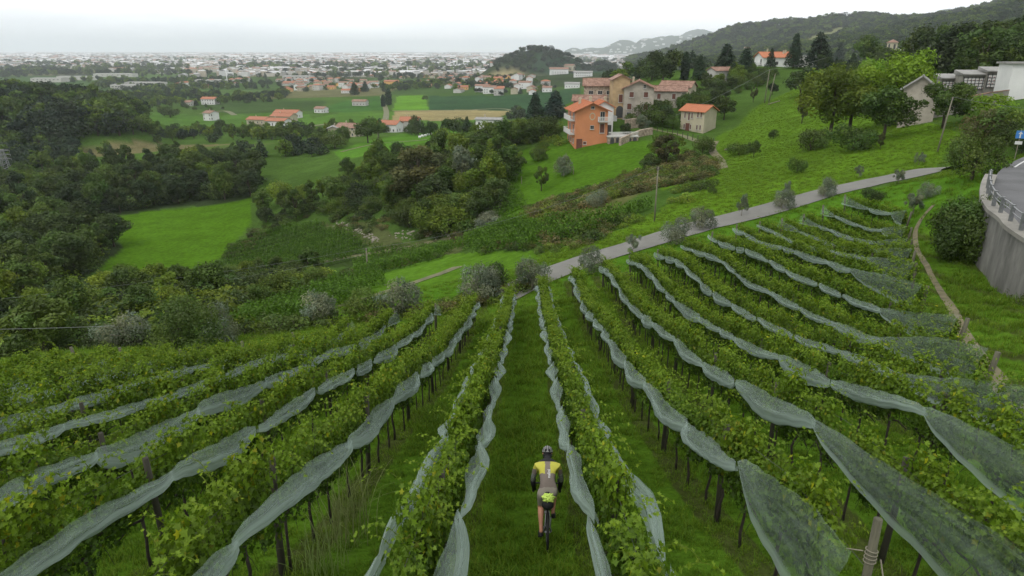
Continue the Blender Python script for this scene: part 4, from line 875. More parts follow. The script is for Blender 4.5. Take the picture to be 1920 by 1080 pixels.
# factories: long pale sheds on the edge of the plain
for u, y, L_, lb_ in ((275, 1200, 60, 'long pale factory shed at the left edge of the plain'), (240, 1120, 40, 'small pale warehouse left of the long factory shed'), (218, 1650, 90, 'grey roofed warehouse furthest left below the city'), (150, 1480, 80, 'wide white warehouse above the wooded hill'), (95, 1380, 60, 'white factory shed beside the wide warehouse'), (400, 1300, 55, 'flat yellow building beside the tall chimney'), (560, 1500, 60, 'white workshop hall above the village')):
    p = at(u, y); house(p, R(88), 26, L_, 7, 1.0, 'offwhite', 'greyroof', [('W', a_, 4.5, 3.5, 1.2, 'pane') for a_ in np.linspace(-L_ * .4, L_ * .4, 7)], name='factory_shed', label=lb_, cat='factory', eave=.2)
for u, y, hp, r_, lb_ in ((427, 1250, 26, .9, 'tall white chimney standing alone left of the village'), (857, 2300, 22, 1.6, 'left one of two slim grey chimneys in the city'), (869, 2320, 21, 1.6, 'right one of two slim grey chimneys in the city'), (764, 1800, 13, 1.0, 'pale mast above the village roofs')):
    p = at(u, y); h_ = hp * mpp(p); o = empty('chimney_stack', p, 0, lb_, 'chimney'); mb = MB(); mb.tube([(0, 0, -1), (0, 0, h_ * .5), (0, 0, h_)], [r_ * 1.3, r_, r_ * .8], 12); mb.obj('shaft', M['white'], o, True); mb = MB(); mb.torus((0, 0, h_), r_ * .85, r_ * .18, (0, 0, 1), 16, 6); mb.obj('rim', M['steel'], o)

# village houses: copies of six kinds, wall + roof + windows
VP = []
for i in range(8):
    W_, L_ = random.uniform(8, 11), random.uniform(10, 18); hh = random.choice((5.4, 6, 7.5, 3.6)); wl = ('white', 'stucco_cream', 'offwhite', 'stucco_yellow', 'white', 'stucco_cream', 'offwhite', 'white')[i]; rf = ('tile', 'tileold', 'tile', 'tile', 'tileold', 'tile', 'tileold', 'tile')[i]
    VP.append(((W_, L_), house((0, 0, -3000), 0, W_, L_, hh, 1.7, wl, rf, WN(W_, L_, hh)[:4] + [('S', -1.5, 1.6, .9, 1.3, 'pane'), ('S', 1.5, 1.6, .9, 1.3, 'pane')], name='village_house', label='x', eave=.5, hip=i % 3 == 2, depth=2)))
def copy_tree(o, parent=None):
    c = o.copy(); col.objects.link(c)
    if parent is not None: c.parent = parent
    for ch in o.children: copy_tree(ch, c)
    return c
placed = []
def village(pp, n, sp, where, group, rz0=80):
    P = wpoly(pp); xs = [q[0] for q in P]; ys = [q[1] for q in P]; k = 0; t = 0
    while k < n and t < n * 60:
        t += 1; x, y = random.uniform(min(xs), max(xs)), random.uniform(min(ys), max(ys))
        if not inpoly(np.array([x]), np.array([y]), P)[0] or any((x - a) ** 2 + (y - b) ** 2 < sp * sp for a, b in placed): continue
        placed.append((x, y)); i = random.randrange(8); o = copy_tree(VP[i][1]); o.location = (x, y, Hs(x, y)); o.rotation_euler.z = R(rz0 + random.choice((0, 90)) + random.uniform(-12, 12)); k += 1
        wl = ('white', 'cream', 'pale grey', 'yellow', 'white', 'cream', 'pale grey', 'white')[i]; rf = ('orange', 'brown', 'orange', 'orange', 'brown', 'orange', 'brown', 'orange')[i]
        tag(o, '%s house with %s tiled roof %s' % (wl, rf, where), 'house', group)
village([(518,172),(522,153),(610,150),(700,155),(715,172),(620,176)], 52, 17, 'in the dense village left of the cypresses', 'houses of the dense village')
village([(770,160),(830,150),(960,146),(1010,152),(1000,170),(900,172),(820,175)], 60, 20, 'in the village beyond the dark field', 'houses of the village beyond the dark field')
village([(900,172),(1000,170),(1030,160),(1010,175),(930,180)], 14, 18, 'along the near edge of the far village', 'houses along the near village edge')
village([(330,160),(470,148),(470,160),(380,166)], 14, 24, 'scattered round the tall white chimney', 'houses round the white chimney')
village([(640,140),(760,132),(900,132),(960,140),(800,148),(700,148)], 40, 30, 'between village and city', 'houses between village and city')
for _, o in VP:
    for ch in list(o.children):
        for g_ in list(ch.children): bpy.data.objects.remove(g_)
        bpy.data.objects.remove(ch)
    bpy.data.objects.remove(o)

# the city on the plain: uncountable, one object
def city(n, pp_r, name, label, smin, smax, seed):
    rg = np.random.default_rng(seed); V = []; Fc = []; T = []
    u = rg.uniform(pp_r[0], pp_r[1], n); v = pp_r[2] + (pp_r[3] - pp_r[2]) * rg.random(n) ** pp_r[4]
    kz = (-SP + (540 - v) / F * CP) / (CP + (540 - v) / F * SP); y = -60 / kz; x = (u - 960) / F / (CP + (540 - v) / F * SP) * y
    cl = vnoise(x, y, 420, seed) + .5 * vnoise(x, y, 150, seed + 1); k = (cl > -.12) & (y < 15000); x, y = x[k], y[k]; z = H(x, y); k = z < -40; x, y, z = x[k], y[k], z[k]
    n = len(x); sc = np.clip(y / 2500, .8, 3); a = rg.uniform(smin, smax, n) * sc; b = a * rg.uniform(.5, 2.2, n); h = rg.uniform(5, 13, n) * np.clip(sc, 1, 1.5); big = rg.random(n) < .10; a[big] *= 2.2; b[big] *= 2.5; h[big] *= .8; r = R(8) + rg.normal(0, .12, n) + (rg.random(n) < .5) * 1.57
    c, s = np.cos(r), np.sin(r); P = []
    for sx, sy, sz in ((-1, -1, 0), (1, -1, 0), (1, 1, 0), (-1, 1, 0), (-1, -1, 1), (1, -1, 1), (1, 1, 1), (-1, 1, 1), (0, -1, 2), (0, 1, 2)):
        px_, py_ = sx * a / 2, sy * b / 2; P.append(np.stack([x + px_ * c - py_ * s, y + px_ * s + py_ * c, z + (0 if sz == 0 else h) - (sz == 0) * 2 + (sz == 2) * a * .12], 1))
    P += P[4:]                                      # roof has its own corners so that it can be tiled
    V = np.stack(P, 1).reshape(-1, 3); bb = np.arange(n)[:, None] * 16
    q = [[0, 1, 5, 4], [1, 2, 6, 5], [2, 3, 7, 6], [3, 0, 4, 7], [4, 5, 8, 8], [6, 7, 9, 9], [10, 14, 15, 13], [14, 11, 12, 15]]
    q[4] = [4, 5, 8, 4]; Fq = [np.array(k_) for k_ in q if len(set(k_)) == 4]; Fc = np.concatenate([bb + k_[None] for k_ in Fq])
    wc = np.array([(.58, .58, .57), (.46, .43, .38), (.34, .33, .31), (.52, .50, .46), (.42, .36, .28)])[rg.integers(0, 5, n)]; rc = np.array([(.34, .34, .34), (.22, .11, .08), (.50, .50, .50), (.26, .14, .09), (.25, .25, .25), (.42, .42, .42)])[rg.integers(0, 6, n)]
    rc[big] = .50; wc = wc * .9
    T = np.concatenate([np.repeat(wc[:, None], 10, 1), np.repeat(rc[:, None], 6, 1)], 1).reshape(-1, 3)
    return tag(link(name, np_mesh(name, V, Fc, M['citymat'], False, T)), label, 'city', None, 'stuff')
M['citymat'] = tintmat('far walls and roofs', var=.08, scale=.01, fine=.1, spec=.3)
city(13000, (-150, 1500, 98.5, 128, 1.1), 'city', 'pale town spreading over the hazy plain to the horizon', 8, 17, 71)
city(1800, (-100, 1250, 120, 146, .9), 'suburbs', 'scattered pale buildings on the near edge of the plain', 9, 22, 72)
# houses sprinkled over the hazy far hills
rgc = np.random.default_rng(5)
V = []; Fc = []; T = []
for i in range(110):
    u, v = rgc.uniform(1050, 1330), rgc.uniform(66, 100); p = hit(u, v, 2500)
    if p.y > 9000: continue
    b = len(V); s = rgc.uniform(9, 20); hh = rgc.uniform(8, 14)
    for q in ((-1, -1, -4), (1, -1, -4), (1, 1, -4), (-1, 1, -4), (-1, -1, hh), (1, -1, hh), (1, 1, hh), (-1, 1, hh)): V.append((p.x + q[0] * s, p.y + q[1] * s * .6, p.z + q[2])); T.append((.6, .6, .58))
    Fc += [(b, b + 1, b + 5, b + 4), (b + 1, b + 2, b + 6, b + 5), (b + 2, b + 3, b + 7, b + 6), (b + 3, b, b + 4, b + 7), (b + 4, b + 5, b + 6, b + 7)]
tag(link('hill_town', np_mesh('hill_town', np.array(V), np.array(Fc), M['citymat'], False, np.array(T))), 'white specks of houses over the pale far hills', 'town', None, 'stuff')
# ------------------------------------------------------------------ roads, paths, walls, poles
strip('lane_road', [(940,560),(1030,517),(1130,482),(1240,448),(1340,419),(1440,393),(1520,372),(1600,352),(1680,337),(1750,322),(1800,314),(1850,308)], 3.0, M['lane'], .06, flat=.6)
strip('dirt_path', [(1750,385),(1722,420),(1716,450),(1735,495),(1762,545),(1790,590),(1815,640),(1850,690),(1885,735),(1930,780),(1985,840),(2060,930)], lambda t: .26 + .5 * max(0, t - .35), M['dirt'], .035, step=.35)
strip('dirt_path', [(1342,265),(1335,280),(1350,300),(1356,316)], 1.4, M['dirt'], .05)
strip('dirt_path', [(1215,240),(1240,246),(1270,252),(1300,262),(1330,270)], 1.6, M['track'], .06)
strip('field_track', [(560,500),(640,485),(760,465),(830,450),(900,440)], 1.6, M['track'], .06)
strip('field_track', [(480,622),(600,585),(700,555),(800,522),(860,500)], 1.4, M['track'], .05)
strip('field_track', [(375,214),(420,208),(440,216)], 5, M['track'], .1)
strip('field_track', [(640,285),(720,268),(800,262)], 2.2, M['track'], .1)
strip('field_track', [(470,232),(540,240),(620,232)], 6, M['track'], .15)
strip('field_track', [(735,208),(860,207),(960,208),(1050,206)], 5, M['track'], .15)
strip('field_track', [(716,180),(724,208),(722,228)], 5, M['track'], .15)
# main road on its retaining wall
ZR = -7.95
def onz(u, v, z=ZR): a, b = ray(u, v); y = z / b; return (a * y, y)
edge = [onz(*q) for q in ((2250,610),(2050,520),(1920,443),(1894,418),(1870,399),(1857,372),(1860,345),(1877,318),(1915,296),(1960,283),(2030,276))]
E_ = []
for i in range(len(edge) - 1):
    a_, b_, c_, d_ = [Vector((*edge[max(0, min(len(edge) - 1, j))], 0)) for j in (i - 1, i, i + 1, i + 2)]
    for t in np.linspace(0, 1, 8, endpoint=False): E_.append(.5 * ((2 * b_) + (c_ - a_) * t + (2 * a_ - 5 * b_ + 4 * c_ - d_) * t * t + (3 * b_ - a_ - 3 * c_ + d_) * t ** 3))
def offs(P, d):
    o = []
    for i, q in enumerate(P):
        t = (P[min(i + 1, len(P) - 1)] - P[max(i - 1, 0)]).normalized(); o.append(q + Vector((t.y, -t.x, 0)) * d)
    return o
def band(P, d0, d1, z, name, m, dz=None):
    A, B = offs(P, d0), offs(P, d1); V = [(*q[:2], z) for q in A] + [(*q[:2], z) for q in B]; n = len(P)
    me = bpy.data.meshes.new(name); me.from_pydata(V, [], [(i, i + 1, n + i + 1, n + i) for i in range(n - 1)]); me.materials.append(m); return tag(link(name, me), kind='structure')
band(E_, 0.0, 9.5, ZR, 'main_road', M['asphalt']); band(E_[58:], .5, .62, ZR + .006, 'edge_line', M['paint']); band(E_[20:70], 2.3, 2.42, ZR + .006, 'centre_line', M['paint'])
rw = empty('retaining_wall', (*E_[0][:2], ZR), 0, 'tall stained concrete retaining wall carrying the bend of the road', 'wall')
def solid(P, d0, d1, z0, z1, m, name, par):
    A, B = offs(P, d0), offs(P, d1); n = len(P); o0 = Vector(par.location); V = []
    for z, off in ((z0, 0), (z1, 0)):
        for Q in (A, B): V += [(q.x - o0.x, q.y - o0.y, (z(q) if callable(z) else z) - o0.z) for q in Q]
    f = []
    for i in range(n - 1): f += [(i, i + 1, 2 * n + i + 1, 2 * n + i), (n + i, 3 * n + i, 3 * n + i + 1, n + i + 1), (2 * n + i, 2 * n + i + 1, 3 * n + i + 1, 3 * n + i)]
    me = bpy.data.meshes.new(name); me.from_pydata(V, [], f); me.materials.append(m); return link(name, me, par)
WL = E_[:52]
solid(WL, -.45, -.02, lambda q: min(Hs(q.x, q.y), ZR - .3) - .8, ZR + .06, M['wallconc'], 'masonry', rw); solid(WL, -.55, .12, ZR + .065, ZR + .26, M['concrete'], 'coping', rw)
gr = empty('guard_rail', (*E_[0][:2], ZR + .26), 0, 'galvanised guard rail along the top of the retaining wall', 'guard rail')
G_ = offs(E_[:48], -.18); mb = MB(); o0 = gr.location
for z, r_ in ((.72, .035), (.45, .028)): mb.tube([(q.x - o0.x, q.y - o0.y, z) for q in G_], r_, 8)
mb.obj('rail', M['steel'], gr, True)
acc = 0
for i in range(1, len(G_)):
    acc += (G_[i] - G_[i - 1]).length
    if acc > 1.7: acc = 0; m2 = MB(); m2.box((G_[i].x - o0.x, G_[i].y - o0.y, .38), (.14, .14, .84)); m2.obj('post', M['steel'], gr)
# poles and wires
def pole(u, y, hp, r_, label, lean=0.0, cross=False, m='pole', v=None):
    p = at(u, y) if v is None else hit(u, v); h = hp * mpp(p); o = empty('utility_pole', p, 0, label, 'utility pole'); mb = MB(); mb.tube([(0, 0, -.5), (lean * .5, 0, h * .5), (lean, 0, h)], [r_ * 1.3, r_, r_ * .75], 9); mb.obj('shaft', M[m], o, True)
    mb = MB(); mb.box((lean, 0, h - .3), (.9 if cross else .25, .08, .1))
    for s in (-1, 0, 1): mb.tube([(lean + s * (.38 if cross else .1), 0, h - .27), (lean + s * (.38 if cross else .1), 0, h - .02)], .035, 6)
    mb.obj('crossarm', M['iron'], o); return Vector((p.x + lean, p.y, p.z + h - .02))
T1 = pole(1227, 64, 102, .065, 'tall slim pole standing beside the lane above the olive trees', m='pole')
T2 = pole(690, 82, 50, .10, 'wooden pole on the slope left of the centre thicket')
T3 = pole(1757, 74, 100, .07, 'pale leaning pole in the meadow below the chapel', .5)
T4 = pole(1433, 190, 60, .12, 'left leg of the paired poles before the ridge house', .4, True)
T5 = pole(1441, 190, 52, .12, 'right leg of the paired poles before the ridge house', .9)
T6 = pole(709, 330, 22, .14, 'short pale pole by the track below the white farmhouse')
def wire(a, b, sag, label, r_=.009):
    P = [Vector(a).lerp(Vector(b), t) - Vector((0, 0, sag * 4 * t * (1 - t))) for t in np.linspace(0, 1, 24)]; mb = MB(); mb.tube(P, r_, 5); tag(mb.obj('overhead_wire', M['cable']), label, 'wire')
def ap(u, v, y): a, b = ray(u, v); return Vector((a * y, y, b * y))
wire(T2, T1, 1.2, 'overhead wire running between the slope pole and the lane pole', .011)
wire(T2, ap(-250, 585, 48), .6, 'upper overhead wire crossing the hedge on the left', .010)
wire(T2 - Vector((0, 0, .8)), ap(-250, 602, 48), .8, 'lower overhead wire crossing the hedge on the left', .010)
wire(ap(-150, 619, 33), ap(215, 611, 33), .05, 'short taut wire behind the far left vine rows', .012)
wire(T4, ap(960, 305, 150), 3, 'long wire falling from the paired poles towards the orange house', .03)
wire(T3, ap(2050, 208, 74), .4, 'wire leading right from the pale leaning pole', .015)
wire(T4, ap(1550, 108, 190), .4, 'wire leading right from the paired poles', .03)
# lattice pylon, far left
p = at(18, 250); h = 62 * mpp(p); py_ = empty('electricity_pylon', p, .3, 'grey lattice electricity pylon at the left edge before the wood', 'pylon'); mb = MB(); w0, w1 = 1.9, .35
lv = np.linspace(0, 1, 9)
for a_, b_ in ((-1, -1), (1, -1), (1, 1), (-1, 1)): mb.tube([(a_ * w0, b_ * w0, -.5), (a_ * w1, b_ * w1, h)], .09, 5)
for i in range(8):
    wa, wb = w0 + (w1 - w0) * lv[i], w0 + (w1 - w0) * lv[i + 1]
    for (a_, b_), (c_, d_) in (((-1, -1), (1, -1)), ((1, -1), (1, 1)), ((1, 1), (-1, 1)), ((-1, 1), (-1, -1))):
        mb.tube([(a_ * wa, b_ * wa, h * lv[i]), (c_ * wb, d_ * wb, h * lv[i + 1])], .05, 4); mb.tube([(c_ * wa, d_ * wa, h * lv[i]), (a_ * wb, b_ * wb, h * lv[i + 1])], .05, 4)
mb.obj('lattice', M['steel'], py_)
for z in (.72, .84, .96):
    mb = MB(); mb.tube([(-2.4, 0, h * z), (0, 0, h * z + .35), (2.4, 0, h * z)], .07, 5); mb.tube([(-2.4, 0, h * z), (2.4, 0, h * z)], .06, 5)
    for s in (-1, 1): mb.tube([(s * 2.3, 0, h * z), (s * 2.3, 0, h * z - .7)], .06, 5)
    mb.obj('crossarm', M['steel'], py_)
# traffic sign: white arrow on blue
p = at(1902, 57); o = empty('road_sign', p, R(-28), 'blue road sign with white arrow on a post beside the bend', 'road sign'); mb = MB(); mb.tube([(0, 0, -.3), (0, 0, 2.5)], .035, 8); mb.obj('pole', M['pole'], o)
mb = MB(); mb.box((0, -.05, 2.05), (.62, .03, .62)); f = mb.obj('plate', M['blue_sign'], o); mb = MB(); mb.box((0, -.072, 1.95), (.09, .012, .34)); mb.poly([(-.16, -.078, 2.1), (.16, -.078, 2.1), (0, -.078, 2.3)]); mb.obj('arrow', M['paint'], f)
mb = MB(); mb.box((0, -.05, 1.38), (.5, .03, .25)); mb.obj('small_plate', M['paint'], o)
# small white blobs of unknown kind, shaped as short drums, and rubble
for i, (u, v) in enumerate(((787,259),(792,257),(798,256),(803,254),(808,252))):
    p = hit(u, v); mb = MB(); mb.tube([(-.6, 0, .55), (-.55, 0, .55), (.55, 0, .55), (.6, 0, .55)], [.45, .55, .55, .45], 14); o = mb.obj('white_blob', M['white'], None, True, p); o.rotation_euler.z = random.uniform(-.5, .5)
    tag(o, 'small white blob, %s from the left in the row on the grass' % ORD[i], 'bale', 'white blobs in a row')
rk = MB(); rgk = random.Random(3)
for i in range(100):
    t = rgk.random(); u = 625 + 85 * t; v = 417 + 36 * t ** 1.5 + rgk.gauss(0, 4); q = hit(u, v); rk.ball((q.x, q.y, q.z + .05), rgk.uniform(.10, .30), 6, 4, (1, rgk.uniform(.6, 1.2), .6), .5)
for i in range(60):
    u = 730 + 130 * rgk.random(); v = 440 + rgk.gauss(0, 5); q = hit(u, v); rk.ball((q.x, q.y, q.z + .05), rgk.uniform(.12, .35), 6, 4, (1, rgk.uniform(.6, 1.2), .6), .5)
tag(rk.obj('rubble', mat('pale rubble', (.26, .235, .19), var=.3, scale=.6)), 'pale broken stones strewn down the bank above the small vineyard', 'rubble', None, 'stuff')
for u, v, l_, lb_ in ((1358, 283, 5, 'pale fallen pole lying on the green slope below the beige house'), (1440, 197, 6, 'long pale plank lying along the meadow bank')):
    p = hit(u, v); q = hit(u + 22, v - 6); mb = MB(); mb.tube([p + Vector((0, 0, .2)), q + Vector((0, 0, .25))], .13, 7); tag(mb.obj('fallen_pole', M['pole']), lb_, 'pole')
# fence posts along the path below the old farm
for i in range(12):
    p = hit(1232 + i * 9.5, 248 + i * 2.2); mb = MB(); mb.tube([(0, 0, -.3), (0, 0, 1.3)], .07, 6); tag(mb.obj('fence_post', M['postdark'], None, False, p), 'fence post, %s from the left along the path to the beige house' % ORD[i], 'fence post', 'fence posts along the farm path')
# white stakes on the lawn below the orange house
for i, (u, v) in enumerate(((945, 322), (978, 345), (968, 330), (1230, 350), (1075, 327))):
    p = hit(u, v); mb = MB(); mb.tube([(0, 0, -.2), (0, 0, 1.5)], .06, 6); tag(mb.obj('stake', M['pole'], None, False, p), 'pale stake, %s of those scattered over the lawn' % ORD[i], 'stake', 'pale stakes on the lawn')
# ------------------------------------------------------------------ trees one can point at: u, v foot (or y), height px, kind, colour, width, label
T_ = [
 (238,652,78,'bush','olive',1.0,'silvery olive tree furthest left behind the netted rows'),
 (428,640,82,'bush','olive',.85,'silvery olive tree right of the dense green tree'),
 (332,668,128,'bush','mid',1.1,'dense green tree between the two left olive trees'),
 (150,650,70,'bush','mid',1.3,'low green shrub left of the first olive tree'),
 (605,605,74,'bush','olive',.95,'round olive tree beside the grassy track'),
 (758,592,84,'bush','olive',.95,'olive tree standing against the dark hedge above the second row'),
 (692,598,70,'bush','mid',1.25,'bushy green shrub left of the hedge olive'),
 (895,566,80,'bush','olive',.95,'large round olive tree behind the end of the first left row'),
 (930,545,62,'bush','dark',1.0,'dark tree between the two biggest olive trees'),
 (998,543,66,'bush','olive',1.0,'large olive tree beside the start of the lane'),
 (1105,513,56,'bush','olive',.8,'olive tree on the verge before the lane'),
 (1186,478,42,'spread','olive',.7,'slim young olive tree on the lane verge'),
 (1268,458,56,'bush','olive',.9,'dark round olive tree, left of a touching pair by the lane'),
 (1316,430,48,'bush','olive',.95,'paler olive tree, right of a touching pair by the lane'),
 (1390,406,42,'spread','olive',.5,'thin upright olive sapling at the lane edge'),
 (1465,392,42,'bush','olive',.9,'bushy olive tree below the lane with a sapling behind'),
 (1474,372,34,'spread','olive',.4,'tiny sapling standing just past the lane'),
 (1543,370,42,'bush','olive',.85,'round olive tree where the lane passes the last rows'),
 (1633,378,30,'bush','dark',1.3,'wide dark bush above the last short vine row'),
 (1684,345,28,'spread','olive',.9,'small olive tree at the upper lane edge'),
 (1712,402,42,'spread','olive',.9,'leaning young olive tree beside the dirt path'),
 (1737,372,34,'bush','olive',.9,'pale young olive tree above the dirt path'),
 (1610,334,26,'spread','olive',.6,'thin staked sapling in the meadow above the lane'),
 (1722,310,26,'spread','olive',.7,'grey sapling with a white trunk guard in the meadow'),
 (1650,280,30,'loose','brown',.6,'bare thin sapling below the big tree group'),
 (1494,325,38,'bush','mid',.8,'sparse green shrub in the middle of the meadow'),
 (1338,363,18,'bush','dark',1.0,'small dark shrub at the bottom of the meadow'),
 (1413,295,30,'spread','dark',.9,'small dark tree right of the beige house path'),
 (1385,290,24,'bush','mid',2.0,'flat sprawling shrub beside the small dark tree'),
 (1450,260,18,'bush','dark',.9,'tiny dark shrub alone on the bright slope'),
 (1317,290,42,'bush','mid',1.0,'green shrub directly below the beige house'),
 (1357,225,46,'round','dark',1.1,'dark round tree above the beige house roof'),
 (1448,178,24,'round','dark',1.1,'small lollipop shaped tree on the upper slope'),
 (1412,192,30,'loose','brown',.6,'bare spindly tree left of the lollipop tree'),
 (1503,232,54,'loose','brown',.6,'tall bare grey sapling left of the big green group'),
 (1500,182,52,'spread','dark',1.35,'wide grey green tree below the ridge conifers'),
 (1218,318,34,'bush','dark',1.3,'dark purple bush below the farm lawn'),
 (1248,312,58,'loose','brown',1.2,'thin browning shrub left of the beige house'),
 (1252,300,52,'spread','yellow',1.1,'pale airy tree on the lawn right of the orange house'),
 (1173,258,28,'round','dark',1.0,'compact dark bush on the terrace garden'),
 (1205,248,32,'round','olive',1.2,'round clipped olive tree in the farm yard'),
 (1057,330,44,'bush','olive',.8,'silver olive tree on the lawn left of the orange house'),
 (1009,302,28,'bush','dark',1.15,'round dark bush on the lawn beside the thicket'),
 (962,318,46,'loose','yellow',1.1,'pale airy young tree on the upper lawn'),
 (1015,358,46,'loose','mid',.8,'thin young tree among lawn weeds'),
 (1122,388,36,'bush','olive',1.0,'round grey olive bush among the tall weeds'),
 (1172,332,16,'bush','yellow',.8,'tiny yellow shrub on the lawn'),
 (785,378,98,'tall','brown',1.5,'tall browning tree rising from the middle of the thicket'),
 (742,390,60,'round','mid',1.3,'round green tree left of the browning tree'),
 (815,430,70,'bush','yellow',1.15,'bright leafy tree at the lower edge of the thicket'),
 (915,430,38,'bush','olive',1.5,'low grey green bush right of the bright leafy tree'),
 (1040,222,52,'conifer','blue',1.7,'blue green cedar left of the orange house'),
 (1003,232,58,'conifer','conifer',1.2,'dark spire shaped fir left of the blue green cedar'),
 (975,268,46,'round','yellow',1.6,'rounded lime green tree under the dark fir'),
 (940,266,40,'round','mid',1.5,'rounded green tree left of the lime green tree'),
 (1017,262,50,'bush','dark',1.3,'dark evergreen mass beside the orange house'),
 (1243,165,70,'spread','dark',1.15,'broad dark tree crown behind the farm roofs'),
 (1222,150,44,'bush','dark',1.2,'lower left lobe tree of the broad dark crown'),
 (1283,150,50,'cypress','conifer',1.2,'slim cypress right of the broad dark tree'),
 (1310,150,46,'conifer','conifer',1.0,'dark pointed fir between cypress and ridge trees'),
 (1166,152,14,'bush','bright',1.9,'bright green bush showing behind the barn roof'),
 (729,197,30,'cypress','conifer',1.5,'taller of two dark cypresses beside the field road'),
 (719,200,22,'cypress','conifer',1.5,'shorter of two dark cypresses beside the field road'),
 (665,178,24,'conifer','conifer',1.4,'dark fir at the village edge'),
 (685,172,20,'conifer','conifer',1.3,'second dark fir at the village edge, further right'),
 (795,187,9,'bush','dark',1.4,'small tree alone on the light green field'),
 (690,268,50,'round','mid',1.3,'big green tree between the cream house and white farmhouse'),
 (628,278,38,'bush','mid',1.5,'yellowish green tree in front of the narrow cream house'),
 (320,220,24,'bush','dark',1.3,'isolated dark tree at the edge of the left field'),
 (1360,130,46,'conifer','conifer',1.5,'open dark cedar left of the hilltop house'),
 (1396,140,50,'conifer','conifer',1.3,'dark conifer touching the hilltop house'),
 (1487,128,62,'conifer','conifer',1.0,'tall pointed fir right of the hilltop house'),
 (1444,128,36,'conifer','conifer',.9,'dark conifer in front of the hilltop house roof'),
 (1532,130,66,'conifer','conifer',1.35,'big broad fir on the ridge centre'),
 (1570,125,44,'conifer','conifer',.9,'narrow fir right of the big broad fir'),
 (1625,126,52,'round','mid',1.4,'rounded tree left of the bell tower'),
 (1660,130,40,'round','dark',1.4,'dark tree below the bell tower'),
 (1700,134,40,'round','dark',1.5,'dark tree in front of the church'),
 (1385,155,34,'bush','yellow',1.0,'yellow green bush under the ridge hedge'),
 (1556,262,140,'round','yellow',1.15,'left tree of the big light green group in the meadow'),
 (1592,250,130,'round','yellow',1.2,'middle tree of the big green group in the meadow'),
 (1600,282,62,'bush','mid',1.2,'low green tree at the foot of the big group'),
 (1520,282,54,'bush','dark',1.2,'dark bush at the foot of the big group'),
 (1668,235,140,'round','bright',1.15,'tallest bright green tree of the meadow group'),
 (1655,262,105,'round','mid',1.25,'sparse olive brown tree at the right of the meadow group'),
 (1625,215,105,'round','bright',1.2,'yellow green tree at the back of the meadow group'),
 (1850,190,20,'bush','dark',1.9,'dark ivy bush under the burial niches'),
 (1848,220,48,'bush','bright',1.9,'bright lime shrub below the white cemetery wall'),
 (1893,262,78,'bush','mid',1.2,'tall green shrub beside the road sign'),
 (1840,272,80,'bush','brown',.9,'brownish green shrub between the lime shrub and the dark tree'),
 (1822,338,100,'bush','dark',.95,'wide dark layered tree at the end of the lane'),
]
for (u, v, hp, kind, mk, wd, lb_) in T_:
    near_ = v > 330 or hp > 90
    tree_px(u, v, hp, kind, mk, lb_, wide=wd, cat='bush' if ('bush' in lb_ or 'shrub' in lb_) else 'tree', N=7000 if hp > 110 else 4200 if near_ else 2600, size=.020 if hp > 110 else .026 if near_ else .034)

tree_px(1768, 0, 86, 'spread', 'mid', 'round rusty green tree before the burial niches', y=88, wide=1.3, N=5000, size=.026)
tree(at(1808, 36.2), 4.6, 'bush', 'mid', 'huge dense laurel bush against the retaining wall', cat='bush', wide=.82, N=15000, size=.022, var=1, sink=.55)
tree(at(1836, 36.4), 3.5, 'bush', 'mid', 'smaller laurel merging into the huge bush below the rail', cat='bush', wide=.6, N=9000, size=.022, var=2)
def fill(pp, n, sp, hh, kinds, label, group, parts=False, maxt=60, world=None, edge=None):
    """individual trees over a patch of land, no two closer than sp"""
    P = world or wpoly(pp); xs = [q[0] for q in P]; ys = [q[1] for q in P]; out = []; t = 0; tot = sum(k[2] for k in kinds)
    while len(out) < n and t < n * maxt:
        t += 1; x, y = random.uniform(min(xs), max(xs)), random.uniform(min(ys), max(ys))
        if not inpoly(np.array([x]), np.array([y]), P)[0] or any((x - a) ** 2 + (y - b) ** 2 < sp * sp for a, b, _ in out): continue
        r = random.uniform(0, tot)
        for kd in kinds:
            r -= kd[2]
            if r <= 0: break
        out.append((x, y, kd))
    cnt = {}; out.sort(key=lambda q: px((q[0], q[1], Hs(q[0], q[1])))[0])
    for _, _, kd in out: cnt[kd[:2]] = cnt.get(kd[:2], 0) + 1
    num = {}
    for x, y, kd in out:
        i_ = num.get(kd[:2], 0); num[kd[:2]] = i_ + 1; pos = '' if cnt[kd[:2]] > 12 or cnt[kd[:2]] == 1 else ', %s from the left' % nth(i_)
        kn = {'bush': 'bushy tree', 'tall': 'tall tree', 'spread': 'spreading tree', 'conifer': 'fir', 'round': 'round tree'}[kd[0]]
        nm = {'dark': 'dark green', 'mid': 'green', 'yellow': 'yellow green', 'bright': 'bright green', 'brown': 'browning', 'conifer': 'dark conical', 'olive': 'grey green', 'reed': 'dry'}[kd[1]]
        tree((x, y, Hs(x, y)), random.uniform(*hh) * (.8 if kd[0] == 'bush' else 1), kd[0], kd[1], '%s %s%s %s' % (nm, kn, pos, label), group=group, wide=random.uniform(.95, 1.3), parts=parts, N=2600, size=.034)
DK = [('round', 'dark', 6), ('tall', 'dark', 3), ('round', 'mid', 2.5), ('bush', 'dark', 2), ('round', 'yellow', .4)]
MX = [('round', 'mid', 5), ('round', 'dark', 3), ('bush', 'mid', 3), ('round', 'yellow', 3), ('tall', 'mid', 2), ('bush', 'yellow', 2)]
fill([(190,410),(310,387),(470,368),(482,345),(440,305),(350,305),(200,330),(60,345),(-60,360),(-60,430),(100,425)], 120, 7.0, (7.5, 11.5), DK, 'of the dark wood behind the bright meadow', 'trees of the dark wood behind the meadow')
